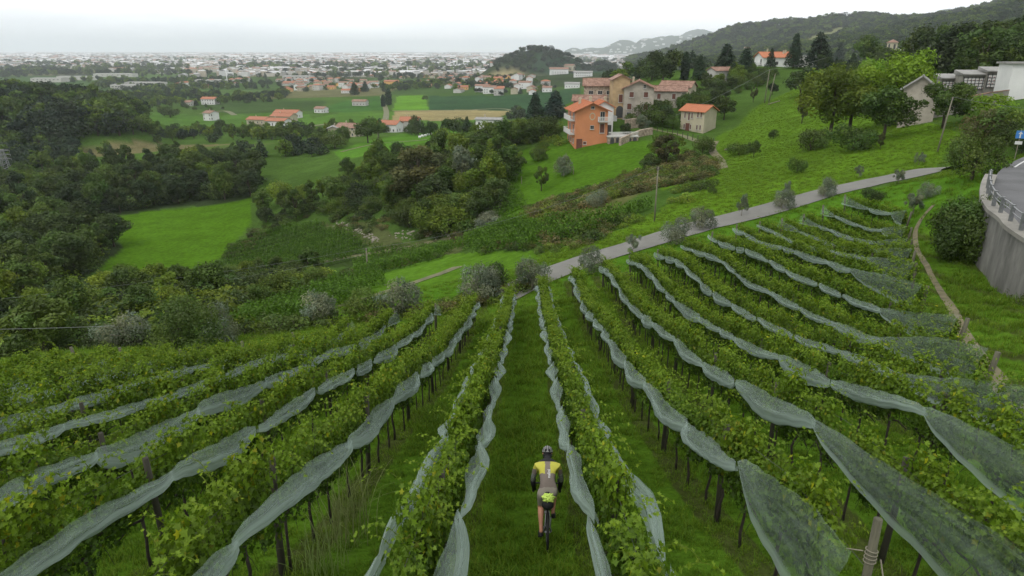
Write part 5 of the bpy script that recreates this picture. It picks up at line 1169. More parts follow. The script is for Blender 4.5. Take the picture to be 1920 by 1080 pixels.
fill([(-60,440),(60,425),(150,430),(232,462),(190,500),(150,520),(60,580),(-60,590)], 46, 6, (6.5, 10), [('round', 'mid', 5), ('tall', 'mid', 3), ('round', 'yellow', 2), ('round', 'dark', 3)], 'in the clump left of the meadow', 'trees in the clump left of the meadow')
fill([(-60,600),(60,590),(170,545),(250,522),(330,532),(430,515),(520,500),(600,505),(610,530),(500,585),(420,600),(300,640),(120,660),(-60,690)], 80, 3.8, (2.4, 4.4), MX + [('bush', 'dark', 5)], 'in the hedge behind the left vine rows', 'trees of the hedge behind the left rows')
fill([(480,400),(530,372),(600,360),(680,345),(760,330),(850,310),(930,300),(960,330),(930,400),(860,440),(760,430),(680,405),(600,400),(500,425)], 130, 5.0, (4, 8), MX + [('bush', 'dark', 4), ('round', 'olive', .6)], 'in the thicket on the valley flank', 'trees of the thicket on the valley flank')
fill([(640,335),(720,300),(850,282),(940,262),(1000,250),(1030,262),(940,300),(850,310),(760,330),(680,345)], 40, 7, (5, 9), [('round', 'mid', 4), ('round', 'yellow', 2), ('bush', 'dark', 3), ('spread', 'mid', 1)], 'along the top of the thicket', 'trees along the top of the thicket')
fill([(1180,238),(1200,222),(1230,212),(1290,185),(1345,170),(1330,200),(1290,225),(1270,245),(1230,240)], 34, 4.5, (3.5, 7), [('bush', 'dark', 5), ('bush', 'mid', 4), ('round', 'dark', 2)], 'in the garden below the farm wing', 'trees in the farm garden')
fill([(1200,195),(1235,180),(1290,165),(1345,150),(1420,140),(1450,150),(1400,172),(1345,190),(1300,215),(1270,232),(1290,190),(1230,205)], 60, 4.5, (3.5, 6.5), [('bush', 'dark', 5), ('bush', 'mid', 4), ('round', 'dark', 2), ('round', 'yellow', 1)], 'in the shrubbery left of the paired poles', 'trees of the shrubbery by the paired poles')
fill([(1320,160),(1400,140),(1500,128),(1600,122),(1690,128),(1720,150),(1640,150),(1540,142),(1470,142),(1400,162),(1340,178)], 44, 7, (4, 8), [('bush', 'dark', 5), ('round', 'dark', 4), ('bush', 'mid', 2), ('conifer', 'conifer', 2)], 'in the hedge along the ridge', 'trees of the ridge hedge')
Wr = [(78, 122), (95, 116), (115, 112), (150, 130), (170, 190), (120, 200), (95, 175), (80, 150)]
fill(None, 60, 5.5, (7, 11.5), [('round', 'dark', 4), ('round', 'mid', 4), ('tall', 'mid', 3), ('spread', 'mid', 1)], 'in the wood above the cemetery', 'trees of the wood above the cemetery', world=Wr)
fill([(1865,285),(1890,268),(1960,262),(2000,280),(1930,292)], 9, 2.6, (2.2, 3.6), [('bush', 'mid', 3), ('bush', 'dark', 2)], 'on the bank behind the road sign', 'shrubs behind the road sign')
fill([(620,245),(700,236),(860,245),(900,238),(880,252),(780,255),(700,262),(620,285),(580,280)], 34, 9, (5, 10), [('bush', 'dark', 4), ('round', 'mid', 3), ('conifer', 'conifer', 1)], 'round the middle farmhouses', 'trees round the middle farmhouses')

fill([(255,238),(420,243),(600,248),(625,262),(600,285),(560,280),(480,262),(420,262),(262,262)], 60, 7.5, (5, 8.5), [('tall', 'yellow', 3), ('round', 'mid', 4), ('bush', 'dark', 3), ('tall', 'mid', 3)], 'in the belt between the valley fields', 'trees of the belt between the valley fields')
fill([(255,205),(300,206),(420,200),(420,206),(300,214)], 10, 10, (4, 7), [('bush', 'dark', 3), ('round', 'mid', 1)], 'along the hedge of the left field', 'trees along the left field hedge')
# the woods further off: nobody could count them
FT = [proto(k_, m_, v_, 520, .062)[2] for k_, m_, v_ in (('round', 'forest', 0), ('round', 'forest', 1), ('bush', 'forest', 2), ('tall', 'mid', 0), ('round', 'mid', 1), ('conifer', 'conifer', 0), ('round', 'yellow', 2))]
NG = [(-200, 140), (-60, 152), (60, 150), (130, 158), (185, 166), (228, 190), (258, 215), (262, 240), (215, 258), (150, 272), (60, 290), (-60, 310), (-200, 320)]
def woodpts(mask_fn, y0, y1, sp, t0=-44, t1=44, jit=.45):
    """jittered points, spacing growing with distance"""
    out = []
    y = y0
    while y < y1:
        s = sp * max(1, y / 900); a0, a1 = math.tan(R(t0)) * y, math.tan(R(t1)) * y; x = np.arange(a0, a1, s); out.append(np.stack([x + rng.uniform(-jit, jit, len(x)) * s, y + rng.uniform(-jit, jit, len(x)) * s], 1)); y += s
    P = np.concatenate(out); return P[mask_fn(P[:, 0], P[:, 1])]
keep_out = [wpoly(q) for q in ([(148,280),(300,268),(520,262),(540,285),(430,292),(150,298)], [(250,205),(360,200),(610,186),(640,186),(720,176),(1105,160),(1110,190),(960,212),(930,240),(780,262),(640,300),(600,262),(560,245),(440,240),(262,238)], [(505,158),(705,148),(722,176),(520,178)], [(985,118),(1190,122),(1190,150),(1040,152),(985,140),(900,152),(890,140)])]
left_hill = wpoly([(-190, 175), (0, 168), (100, 170), (190, 185), (245, 212), (256, 235), (215, 255), (150, 268), (60, 285), (-60, 300), (-190, 310)])
gap_ = [tuple(hit(u, v)[:2]) for u, v in ((-200, 330), (100, 318), (300, 302), (470, 300), (620, 292), (640, 250), (600, 240), (420, 236), (262, 240), (262, 262), (150, 276), (60, 295), (-200, 315))]
def m_near(x, y):
    k = inpoly(x, y, gap_) & (vnoise(x, y, 38, 31) > .05)
    for q in keep_out: k &= ~inpoly(x, y, q)
    return k
def m_hill(x, y):
    z = H(x, y); a = x / y; return (y > 285) & (y < 620) & (a < -.50) & (z > -41.5) & (z < 20)
A1 = woodpts(m_hill, 280, 640, 6.8); A2 = woodpts(m_near, 190, 560, 8.5)
def cover(name, P, hmin, hmax, label, kmask=(0, 7), wide=1.25):
    n = len(P); h = rng.uniform(hmin, hmax, n) * np.clip(P[:, 1] / 1100, 1, 2.2); z = H(P[:, 0], P[:, 1]); s = np.stack([h * wide, h * wide, h], 1)
    return scatter(name, np.stack([P[:, 0], P[:, 1], z - .5], 1), rz_only(n), s, rng.integers(*kmask, n), FT, label, 'wood')
XT = wpoly([(-260, 225), (0, 225), (150, 235), (215, 250), (170, 268), (140, 290), (60, 318), (-260, 345)]); A1b = woodpts(lambda x, y: inpoly(x, y, XT) & ~m_hill(x, y), 190, 420, 6.5)
cover('wood_edge', A1b, 6.5, 9.5, 'trees at the foot of the wooded hill on the left', (0, 5)); cover('left_wood', A1, 10, 14, 'dense dark wood covering the low hill on the left', (0, 5)); cover('valley_trees', A2, 4.5, 8.5, 'mixed trees scattered between the fields of the valley')
def m_plain(x, y):
    k = (vnoise(x, y, 170, 33) + .7 * vnoise(x, y, 60, 34) - .00001 * y > .0) & (H(x, y) < -44) & (x / y < .42)
    for q in keep_out: k &= ~inpoly(x, y, q)
    for a, b in placed:
        pass
    k &= ~m_hill(x, y); return k & ~inpoly(x, y, gap_)
PP = woodpts(m_plain, 420, 5200, 13, -40, 24)
pl_ = np.array(placed); dmin = np.array([np.min((pl_[:, 0] - a) ** 2 + (pl_[:, 1] - b) ** 2) for a, b in PP]); PP = PP[dmin > 90]
cover('plain_trees', PP, 6, 11, 'belts of trees across the plain before the city')
VT = np.array([(a + random.uniform(-14, 14), b + random.uniform(-22, 22)) for a, b in placed for _ in range(2)]); dmin = np.array([np.min((pl_[:, 0] - a) ** 2 + (pl_[:, 1] - b) ** 2) for a, b in VT]); VT = VT[dmin > 60]
cover('village_trees', VT, 5, 9, 'garden trees between the village roofs')
CR2 = [ray(1010, 95)[0] * 1500, ray(965, 112)[0] * 1450]
def m_ridge(x, y):
    a = x / y; z = H(x, y); k = (y > 780) & (a > .16) & (z > -47) & (vnoise(x, y, 210, 41) > -.42)
    for q in (wpoly([(1500,80),(1550,62),(1592,50),(1602,54),(1560,74),(1520,86)]),): k &= ~inpoly(x, y, q)
    return k
def m_knoll(x, y): z = H(x, y); return (np.abs(x / y - .06) < .09) & (y > 1250) & (y < 1720) & (z > -42)
A3 = woodpts(m_ridge, 780, 3300, 9.5, 6, 44)
cover('ridge_forest', A3, 8, 12, 'blue green forest covering the long ridge on the right', (0, 5), 1.5)
cover('knoll_wood', woodpts(m_knoll, 1250, 1720, 8.5, -10, 14), 7, 10, 'dark wood capping the rounded knoll on the plain', (0, 3), 1.4)
def m_mid(x, y):
    a = x / y; k = (y > 300) & (y < 1100) & (a > .10) & (a < .75) & (vnoise(x, y, 60, 43) > -.12) & ~((a > .36) & (y < 345))
    for q in keep_out: k &= ~inpoly(x, y, q)
    for q in FA: c = at(q[0], q[1]); k &= ((x - c.x) ** 2 + (y - c.y) ** 2 > 260)
    u_ = 960 + F * a * (CP - H(x, y) / y * SP); k &= (u_ > 1120)
    return k
cover('slope_wood', woodpts(m_mid, 300, 1100, 8.5, 5, 40), 6, 10, 'woods falling away behind the old farm towards the plain')

# brambles, tall weeds and the small terraced vineyards of the flank
def undergrowth(pp, sp, hmin, hmax, mks, name, label, cat='shrubs', kind='bush', thr=-.5, N=420):
    P = wpoly(pp); xs = [q[0] for q in P]; ys = [q[1] for q in P]; x, y = np.meshgrid(np.arange(min(xs), max(xs), sp), np.arange(min(ys), max(ys), sp)); x = x.ravel() + rng.uniform(-.5, .5, x.size) * sp; y = y.ravel() + rng.uniform(-.5, .5, y.size) * sp
    k = inpoly(x, y, P) & (vnoise(x, y, 7, 51) > thr); x, y = x[k], y[k]; n = len(x); h = rng.uniform(hmin, hmax, n)
    return scatter(name, np.stack([x, y, H(x, y) - .15 * h], 1), rz_only(n), np.stack([h * 1.5, h * 1.5, h], 1), rng.integers(0, len(mks), n), [proto(kind, m_, i % 3, N, .06)[2] for i, m_ in enumerate(mks)], label, cat)
undergrowth([(1010,420),(1100,395),(1240,352),(1330,335),(1345,305),(1300,285),(1230,312),(1130,350),(1010,385),(985,400)], 1.25, .9, 1.9, ['reed', 'reed', 'yellow', 'brown', 'reed', 'mid'], 'tall_weeds', 'rusty tall weeds on the slope below the lawn')
undergrowth([(640,520),(800,490),(960,470),(1060,478),(1200,420),(1290,380),(1340,350),(1320,340),(1180,405),(1000,455),(860,480),(640,505)], 1.6, .6, 1.5, ['mid', 'yellow', 'reed', 'mid', 'dark'], 'scrub', 'green scrub and young shrubs above the lane', thr=-.08)
undergrowth([(600,412),(700,400),(860,440),(960,420),(940,440),(860,462),(760,452),(690,440)], 2.4, .8, 1.8, ['brown', 'reed', 'mid', 'dark'], 'brambles', 'brown brambles along the foot of the thicket', thr=-.1)
undergrowth([(420,470),(450,440),(480,415),(540,405),(600,410),(560,425),(480,450),(430,500)], 2.4, 1.0, 2.4, ['dark', 'mid', 'brown'], 'meadow_edge_shrubs', 'dark shrubs between the meadow and the small vineyard', thr=-.1)
undergrowth([(500,420),(560,380),(700,380),(900,330),(960,330),(930,410),(860,445),(700,415),(600,402)], 3.0, 1.5, 3.5, ['dark', 'mid', 'mid', 'dark'], 'thicket_floor', 'bushes filling the gaps of the thicket', thr=-.3)
undergrowth([(640,335),(850,285),(1010,252),(1060,268),(1000,300),(940,300),(760,340),(660,350)], 3.4, 1.5, 3.2, ['dark', 'mid', 'yellow'], 'upper_thicket_floor', 'bushes filling the gaps along the upper thicket', thr=-.15)
undergrowth([(190,402),(310,384),(470,362),(480,345),(440,305),(350,305),(200,330),(60,345),(-60,360),(-60,430),(100,420)], 4.2, 3, 6.5, ['forest', 'dark', 'dark', 'mid'], 'wood_floor', 'smaller trees filling the dark wood behind the meadow', 'wood', thr=-.4)
undergrowth([(-60,440),(60,430),(150,435),(222,462),(180,498),(140,520),(60,580),(-60,590)], 3.6, 2.5, 5.5, ['dark', 'mid', 'dark', 'yellow'], 'clump_floor', 'smaller trees filling the clump left of the meadow', 'wood', thr=-.4)
undergrowth([(-60,600),(60,590),(170,545),(250,526),(430,520),(600,508),(600,530),(500,585),(300,635),(-60,685)], 2.2, 1.3, 3.0, ['dark', 'mid', 'dark', 'yellow'], 'hedge_floor', 'shrubs filling the hedge behind the left rows', thr=-.35)
undergrowth([(700,600),(820,570),(940,545),(1010,530),(1000,548),(900,575),(760,600),(690,610)], .9, .5, 1.3, ['mid', 'yellow', 'reed', 'mid'], 'row_end_weeds', 'rank weeds along the far ends of the left rows', thr=-.1)
undergrowth([(-60,690),(100,660),(300,650),(500,630),(620,612),(640,600),(480,612),(300,640),(-60,680)], 1.2, .8, 1.8, ['mid', 'dark', 'yellow'], 'hedge_bottom', 'brambles at the foot of the left hedge', thr=-.2)
undergrowth([(1850,490),(1925,570),(1990,650),(1990,560),(1920,540),(1870,480)], .6, .3, .8, ['mid', 'dark'], 'wall_foot_weeds', 'weeds along the foot of the retaining wall', thr=-.1)
# terraced rows: each row of the small vineyards on the flank
VR = [np_mesh('flank_vines', *(lambda a: (a[0], a[1]))(leaves(rng.uniform((-.35, -1.1, .25), (.35, 1.1, 1.5), (150, 3)), rng.normal(size=(150, 3)) + [0, 0, .8], .17 * np.ones(150), np.ones((150, 3)))), M['vine'], False, np.repeat(rng.uniform(.8, 1.7, (150, 1)), 4, 0) * np.array([[.75, .8, 1.0]])) for _ in range(3)]
def terraces(pp, d0, gap, name, label, y_ang, thin=-.6):
    P = wpoly(pp); c, s = math.cos(y_ang), math.sin(y_ang); Q = np.array([(x * c + y * s, -x * s + y * c) for x, y in P]); rowsP = []
    for b in np.arange(Q[:, 1].min(), Q[:, 1].max(), gap):
        a = np.arange(Q[:, 0].min(), Q[:, 0].max(), 1.7); x, y = a * c - b * s, a * s + b * c; k = inpoly(x, y, P) & (vnoise(x, y, 6, 61) > thin); rowsP.append(np.stack([x[k], y[k]], 1))
    A = np.concatenate(rowsP); n = len(A); rot = np.zeros((n, 3)); rot[:, 2] = y_ang - math.pi / 2
    scatter(name, np.stack([A[:, 0], A[:, 1], H(A[:, 0], A[:, 1])], 1), rot, np.ones(n), rng.integers(0, 3, n), VR, label, 'vineyard')
terraces([(405,500),(440,462),(520,430),(600,418),(660,440),(690,462),(640,500),(520,515)], 0, 3.2, 'lower_vineyard', 'small dark vineyard of close rows beside the bright meadow', R(12))
terraces([(655,500),(700,468),(760,470),(850,462),(840,482),(740,512),(660,525)], 0, 3.0, 'middle_vineyard', 'narrow vineyard rows on the terrace below the rubble bank', R(14))
terraces([(860,470),(900,435),(1000,425),(1180,402),(1240,372),(1190,415),(1060,458),(900,482)], 0, 2.8, 'upper_vineyard', 'terraced vineyard rows climbing towards the lane pole', R(38))
terraces([(840,345),(900,320),(950,330),(1000,400),(960,425),(900,400)], 0, 2.6, 'overgrown_terraces', 'overgrown green terraces between thicket and lawn', R(25), -.15)
terraces([(445,602),(560,565),(640,535),(700,520),(720,532),(600,590),(460,628)], 0, 2.1, 'hedge_vineyard', 'leafy trained rows beyond the olive trees', R(16))
# grass: on the lanes, the verge, the meadows
def outside(P, polys):
    k = np.ones(len(P), bool)
    for q in polys: k &= ~inpoly(P[:, 0], P[:, 1], q)
    return k
ROAD = [(x, y) for x, y in wpoly([(1020,530),(1130,492),(1240,462),(1340,428),(1440,400),(1600,360),(1760,328),(1760,312),(1600,344),(1440,384),(1340,408),(1240,434),(1130,470),(1020,502)])]
PATH = wpoly([(1742,385),(1716,420),(1708,450),(1728,495),(1752,545),(1778,590),(1797,640),(1828,690),(1862,735),(1920,790),(1945,780),(1905,730),(1870,690),(1832,640),(1806,590),(1775,545),(1745,495),(1724,450),(1728,420),(1757,385)])
RD2 = [tuple(q[:2]) for q in E_] + [(60, 60), (80, 30)]
GP = GP[outside(GP, [ROAD, PATH, RD2])]
n = len(GP); nz_ = vnoise(GP[:, 0], GP[:, 1], 2.3, 9)
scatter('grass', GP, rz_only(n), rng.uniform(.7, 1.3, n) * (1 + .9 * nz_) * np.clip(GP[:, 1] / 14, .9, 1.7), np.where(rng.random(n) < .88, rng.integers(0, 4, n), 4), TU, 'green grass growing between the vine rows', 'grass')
MP = wpoly([(1000,470),(1240,395),(1345,345),(1240,345),(1330,300),(1400,215),(1500,160),(1600,170),(1740,225),(1850,240),(1850,320),(1560,352),(1240,440),(1030,512)]); a = rng.uniform(0, 1, (60000, 2)); xs = [q[0] for q in MP]; ys = [q[1] for q in MP]
A = np.stack([min(xs) + a[:, 0] * (max(xs) - min(xs)), min(ys) + a[:, 1] ** 1.6 * (max(ys) - min(ys))], 1); A = A[inpoly(A[:, 0], A[:, 1], MP)]; A = A[outside(A, [ROAD])]; A = A[vnoise(A[:, 0], A[:, 1], 3.2, 77) > -.35]; n = len(A)
scatter('meadow_grass', np.stack([A[:, 0], A[:, 1], H(A[:, 0], A[:, 1])], 1), rz_only(n), rng.uniform(.8, 1.7, n), rng.integers(0, 5, n), TU2, 'bright rough grass of the meadow above the lane', 'grass')
# tall pale grass in the near lane
def stalks(p, n, h, label, mk='straw', sp=.3):
    rg = np.random.default_rng(n); V = []; Fc = []
    for i in range(n):
        b = np.array([rg.normal(0, sp * .4), rg.normal(0, sp * .4), 0]); az = rg.uniform(0, 6.28); d = np.array([math.cos(az), math.sin(az), 0]); s = np.array([-d[1], d[0], 0]) * .006; hh = h * rg.uniform(.5, 1.1); bn = rg.uniform(.1, .6) * hh; k = len(V); L6 = 6
        for j in range(L6 + 1):
            t = j / L6; q = b + d * bn * t ** 2 + np.array([0, 0, hh * (t - .25 * t ** 3)]); wd = 1.2 - t; V += [q - s * wd, q + s * wd]
            if j: Fc.append((k + 2 * j - 2, k + 2 * j - 1, k + 2 * j + 1, k + 2 * j))
    me = np_mesh('tall_grass', np.array(V), np.array(Fc), M[mk], False, np.ones((len(V), 3))); return tag(link('tall_grass', me, None, p), label, 'grass clump')
M['weed'] = leafmat('pale weed blades', (.13, .20, .05), (.16, .22, .06), trans=.4)
stalks(hit(650, 1020), 60, 1.5, 'tall pale seeding grass in the lane at the lower left', 'straw', .5); stalks(hit(600, 1075), 70, .9, 'arching pale green grass clump at the bottom edge', 'weed', .5)
stalks(hit(655, 965), 40, 1.1, 'thin straw coloured stalks just above the arching clump', 'straw', .4)
# ------------------------------------------------------------------ the cyclist, riding away down the lane
def plain(name, c, **k): return mat(name, c, **k)
M['jersey'] = mat('taupe jersey cloth', (.17, .14, .12), var=.08, scale=20); M['jyellow'] = mat('yellow jersey cloth', (.42, .40, .06), var=.06, scale=15); M['shorts'] = mat('grey bib shorts', (.27, .245, .205), var=.06, scale=20)
M['sleeve'] = mat('grey sleeves', (.19, .20, .19), var=.5, scale=30); M['skin'] = mat('skin', (.50, .25, .16), rough=.55, var=.05, scale=8); M['black'] = mat('black cloth', (.012, .012, .013), rough=.7)
M['rubber'] = mat('tyre rubber', (.012, .012, .012), rough=.8); M['frame'] = mat('black bike frame', (.015, .015, .017), rough=.3, spec=.5); M['helmet'] = mat('silver helmet', (.20, .20, .19), rough=.45); M['neon'] = mat('neon yellow cover', (.48, .64, .12), rough=.55, var=.2, scale=18, bump=.5); M['logo'] = mat('white print', (.8, .8, .78))
gp0 = hit(1026, 1034); gx, gy = gp0.x, gp0.y; WB = 1.0                          # rear contact; wheelbase
fx, fy = gx + SK * WB, gy + WB; fz = Hs(fx, fy); rz_ = Hs(gx, gy)
sl = math.atan2(fz - rz_, WB); org = Vector((gx, gy, rz_ + .0))
SCB = .84
RB = Matrix.Translation(org) @ Matrix.Rotation(-SK - .01, 4, 'Z') @ Matrix.Rotation(sl, 4, 'X') @ Matrix.Scale(SCB, 4)       # local: +Y forward, +Z up from the slope
bike = empty('bicycle', (0, 0, 0), 0, 'black gravel bicycle ridden down the grassy lane', 'bicycle'); bike.matrix_world = RB
RW = .345
def wheel(y, w_):
    c = (0, y, RW)
    mb = MB(); mb.torus(c, RW - .022, .022, (1, 0, 0), 48, 10); t = mb.obj('tyre', M['rubber'], w_, True)
    mb = MB(); mb.torus(c, RW - .055, .014, (1, 0, 0), 48, 6); mb.obj('rim', M['frame'], w_, True)
    mb = MB(); mb.tube([(-.04, y, RW), (.04, y, RW)], .022, 10)
    for i in range(24):
        a = 2 * math.pi * i / 24; mb.tube([((-1) ** i * .03, y + .02 * math.cos(a), RW + .02 * math.sin(a)), (0, y + (RW - .06) * math.cos(a + .15), RW + (RW - .06) * math.sin(a + .15))], .0014, 4)
    mb.obj('spokes', M['steel'], w_)
for y in (0, WB):
    mb = MB(); mb.tube([(-.055, y, RW), (.055, y, RW)], .010, 8); w_ = mb.obj('wheel', M['steel'], bike); wheel(y, w_)
mb = MB(); BBp = (0, .43, .29); ST = (0, .27, .80); HT, HB = (0, .86, .86), (0, .90, .72)
mb.tube([ST, BBp], .018, 10); mb.tube([BBp, HB], .024, 10); mb.tube([ST, HT], .018, 10); mb.tube([HT, HB], .022, 10)
for s in (-1, 1): mb.tube([(s * .012, ST[1], ST[2] - .02), (s * .058, 0, RW)], .009, 8); mb.tube([(s * .02, BBp[1], BBp[2]), (s * .06, .2, RW), (s * .058, 0, RW)], .010, 8)
mb.obj('frame', M['frame'], bike, True)
mb = MB(); mb.tube([HB, (0, .91, .66)], .022, 8)
for s in (-1, 1): mb.tube([(0, .91, .66), (s * .055, .93, .62), (s * .052, WB, RW)], .012, 8)
mb.obj('fork', M['frame'], bike, True)
mb = MB(); mb.tube([ST, (0, .235, .93)], .014, 8); mb.obj('seat_post', M['frame'], bike, True)
mb = MB(); mb.tube([(0, .12, .955), (0, .20, .96), (0, .28, .955), (0, .38, .95)], [.055, .06, .03, .018], 10, sx=1.2); mb.obj('saddle', M['black'], bike, True)
mb = MB(); mb.tube([HT, (0, .93, .93)], .016, 8); mb.tube([(-.22, .93, .93), (.22, .93, .93)], .014, 8)
for s in (-1, 1): mb.tube([(s * .22, .93, .93), (s * .225, 1.02, .925), (s * .23, 1.045, .86), (s * .235, 1.01, .80), (s * .24, .93, .79)], .014, 8); mb.ball((s * .225, 1.03, .95), .022, 8, 6, (1, 1, 2))
mb.obj('handlebar', M['black'], bike, True)
mb = MB(); mb.torus(BBp, .095, .006, (1, 0, 0), 32, 6); mb.tube([(-.05, *BBp[1:]), (.05, *BBp[1:])], .02, 8); AN = R(205)
PD = [(s, BBp[1] + .17 * math.cos(AN + (0 if s < 0 else math.pi)) * -1, BBp[2] + .17 * math.sin(AN + (0 if s < 0 else math.pi))) for s in (-1, 1)]
PD = [(-1, BBp[1] - .02, BBp[2] - .168), (1, BBp[1] + .02, BBp[2] + .168)]
for s, y, z in PD: mb.tube([(s * .06, *BBp[1:]), (s * .075, y, z)], .012, 6)
mb.obj('crankset', M['steel'], bike, True)
for s, y, z in PD: mb = MB(); mb.box((s * .12, y, z), (.08, .09, .02)); mb.obj('pedal', M['frame'], bike)
for s in (-1, 1): mb = MB(); mb.tube([(s * .035, -.0, RW + .32), (s * .045, .03, RW + .10), (s * .075, -.03, RW + .02)], .007, 6); mb.tube([(s * .035, 0, RW + .32), (0, .18, .80)], .008, 6); mb.obj('rack_stay', M['steel'], bike, True)
# saddle bag with a crumpled neon cover strapped on it
bag = empty('saddle_bag', (0, 0, 0), 0, 'black saddle bag hanging behind the bicycle saddle', 'bag'); bag.matrix_world = RB
mb = MB(); mb.tube([(0, .20, .86), (0, .08, .84), (0, -.08, .86), (0, -.17, .90)], [.055, .085, .095, .07], 14, sx=1.15); mb.obj('pouch', M['black'], bag, True)
mb = MB(); mb.torus((0, .02, .855), .096, .006, (0, 1, .05), 24, 6); mb.torus((0, -.09, .865), .101, .006, (0, 1, .1), 24, 6); mb.obj('strap', M['iron'], bag, True)
def crumple(c, r, sc, seed, amp, mt, name, par=None):
    bm = bmesh.new(); bmesh.ops.create_icosphere(bm, subdivisions=5, radius=1)
    for v in bm.verts:
        q = v.co * 2.1 + Vector((seed, 0, 0)); k = 1 + amp * (abs(mnoise.noise(q)) * 1.8 - .4) + amp * .5 * abs(mnoise.noise(q * 2.7)); v.co = Vector((v.co.x * sc[0], v.co.y * sc[1], v.co.z * sc[2])) * r * k + Vector(c)
    me = bpy.data.meshes.new(name); bm.to_mesh(me); bm.free(); me.materials.append(mt); me.polygons.foreach_set('use_smooth', [True] * len(me.polygons)); return link(name, me, par)
cv = crumple((0.012, -.12, .99), .072, (1.4, 1.0, 1.0), 3.1, .42, M['neon'], 'rolled_jacket'); cv.matrix_world = RB; tag(cv, 'crumpled neon yellow rain jacket strapped on the saddle bag', 'jacket')

# the rider: one continuous body grown over a skeleton
rider = empty('person', (0, 0, 0), 0, 'cyclist in taupe and yellow jersey, grey shorts and helmet riding away', 'person'); rider.matrix_world = RB
def skinned(name, V, E, Rr, mt, par, sub=2, root=0):
    me = bpy.data.meshes.new(name + '_base'); me.from_pydata(V, E, []); o = bpy.data.objects.new(name, me); col.objects.link(o)
    md = o.modifiers.new('skin', 'SKIN'); md.use_smooth_shade = True
    for i, r in enumerate(Rr):
        sv = me.skin_vertices[0].data[i]; sv.radius = r if isinstance(r, tuple) else (r, r); sv.use_root = (i == root)
    o.modifiers.new('sub', 'SUBSURF').levels = sub; o.modifiers['sub'].render_levels = sub
    dg = bpy.context.evaluated_depsgraph_get(); ev = o.evaluated_get(dg); m2 = bpy.data.meshes.new_from_object(ev); m2.name = name; bpy.data.objects.remove(o)
    m2.materials.clear()
    for q in (mt if isinstance(mt, list) else [mt]): m2.materials.append(q)
    m2.polygons.foreach_set('use_smooth', [True] * len(m2.polygons)); return link(name, m2, par)
PEL = (0, .20, 1.03)
V = [PEL, (0, .27, 1.15), (0, .37, 1.29), (0, .46, 1.40), (0, .515, 1.475),            # 0-4 spine
     (0, .57, 1.50), (0, .61, 1.53)]                                                  # neck, head base 5,6
Rr = [(.165, .12), (.150, .105), (.165, .115), (.160, .10), (.10, .075), (.055, .055), (.05, .05)]
E_b = [(0, 1), (1, 2), (2, 3), (3, 4), (4, 5), (5, 6)]
def add(prev, p, r): V.append(p); Rr.append(r); E_b.append((prev, len(V) - 1)); return len(V) - 1
HND = {}
for s in (-1, 1):
    a = add(3, (s * .19, .47, 1.38), .074); a = add(a, (s * .232, .52, 1.25), .054); a = add(a, (s * .262, .60, 1.12), .042); a = add(a, (s * .258, .76, .97), .038); a = add(a, (s * .238, .90, .82), .028)
    h = add(a, (s * .236, .955, .79), (.036, .022)); h = add(h, (s * .236, .985, .785), (.034, .018)); HND[s] = h
for s in (-1, 1):
    y, z = PD[0 if s < 0 else 1][1:]
    if s < 0: K_, Am, T_o = (s * .115, .52, .64), (s * .105, .345, .22), (s * .12, .47, .135)
    else: K_, Am, T_o = (s * .13, .60, .86), (s * .105, .40, .545), (s * .12, .51, .47)
    a = add(0, (s * .095, .235, .965), .105); q = Vector((s * .095, .235, .965)).lerp(Vector(K_), .5); a = add(a, tuple(q), .082); a = add(a, K_, .058)
    q = Vector(K_).lerp(Vector(Am), .35) + Vector((0, -.03, 0)); a = add(a, tuple(q), .056); q = Vector(K_).lerp(Vector(Am), .75); a = add(a, tuple(q), .038); a = add(a, Am, .034)
    a = add(a, (T_o[0], T_o[1] - .06, T_o[2] + .025), .034); a = add(a, T_o, .028)
body = skinned('body', V, E_b, Rr, [M['skin'], M['jersey'], M['jyellow'], M['shorts'], M['sleeve'], M['black']], rider, 4)
for p_ in body.data.polygons:
    c = p_.center; x, y, z = c; m_ = 0; ax = abs(x); t_ = (y - .20) * .55 + (z - 1.03) * .83
    arm = ax > .175 and y > .42 or (ax > .19 and z > .95)
    if (ax > .20 and y > .48 and z < 1.24) or y > .70: m_ = 5 if z < 1.03 else 4
    elif z < 1.0 and y < .75 or t_ < .03:
        lim = .70 if x < 0 else .86
        m_ = 3 if (z > (.66 if x < 0 else .80) or (x > 0 and z > .62 and False)) else 0
        if z < (.20 if x < 0 else .53) and y > .25 and m_ == 0: m_ = 5
    elif t_ < .50:
        m_ = 1
        if t_ > .27 and ax > .048 and ax < (.27 if z > 1.335 else .20): m_ = 2
    else: m_ = 5
    p_.material_index = m_
def over(name, segs, mt, par, sub=1): return None
# fingers closed round the hoods, five to a hand
for s in (-1, 1):
    Vf = [(s * .238, .945, .792)]; Ef = []; Rf = [.024]
    for i, (dx, ln) in enumerate(((-.027, .85), (-.009, 1.0), (.009, .95), (.027, .75))):
        b = len(Vf); x0 = s * .238 + (s * .012); yy = .965 + dx; Vf += [(x0 + s * .012, yy, .800), (x0 + s * .020, yy, .800 - .030 * ln), (x0 + s * .002, yy, .772 - .030 * ln), (x0 - s * .016, yy, .785 - .022 * ln)]; Rf += [.0105, .0095, .009, .008]; Ef += [(0, b), (b, b + 1), (b + 1, b + 2), (b + 2, b + 3)]
    b = len(Vf); Vf += [(s * .215, .955, .800), (s * .204, .985, .790), (s * .208, 1.01, .775)]; Rf += [.012, .0105, .009]; Ef += [(0, b), (b, b + 1), (b + 1, b + 2)]
    skinned('hand', Vf, Ef, Rf, M['black'], rider, 2)
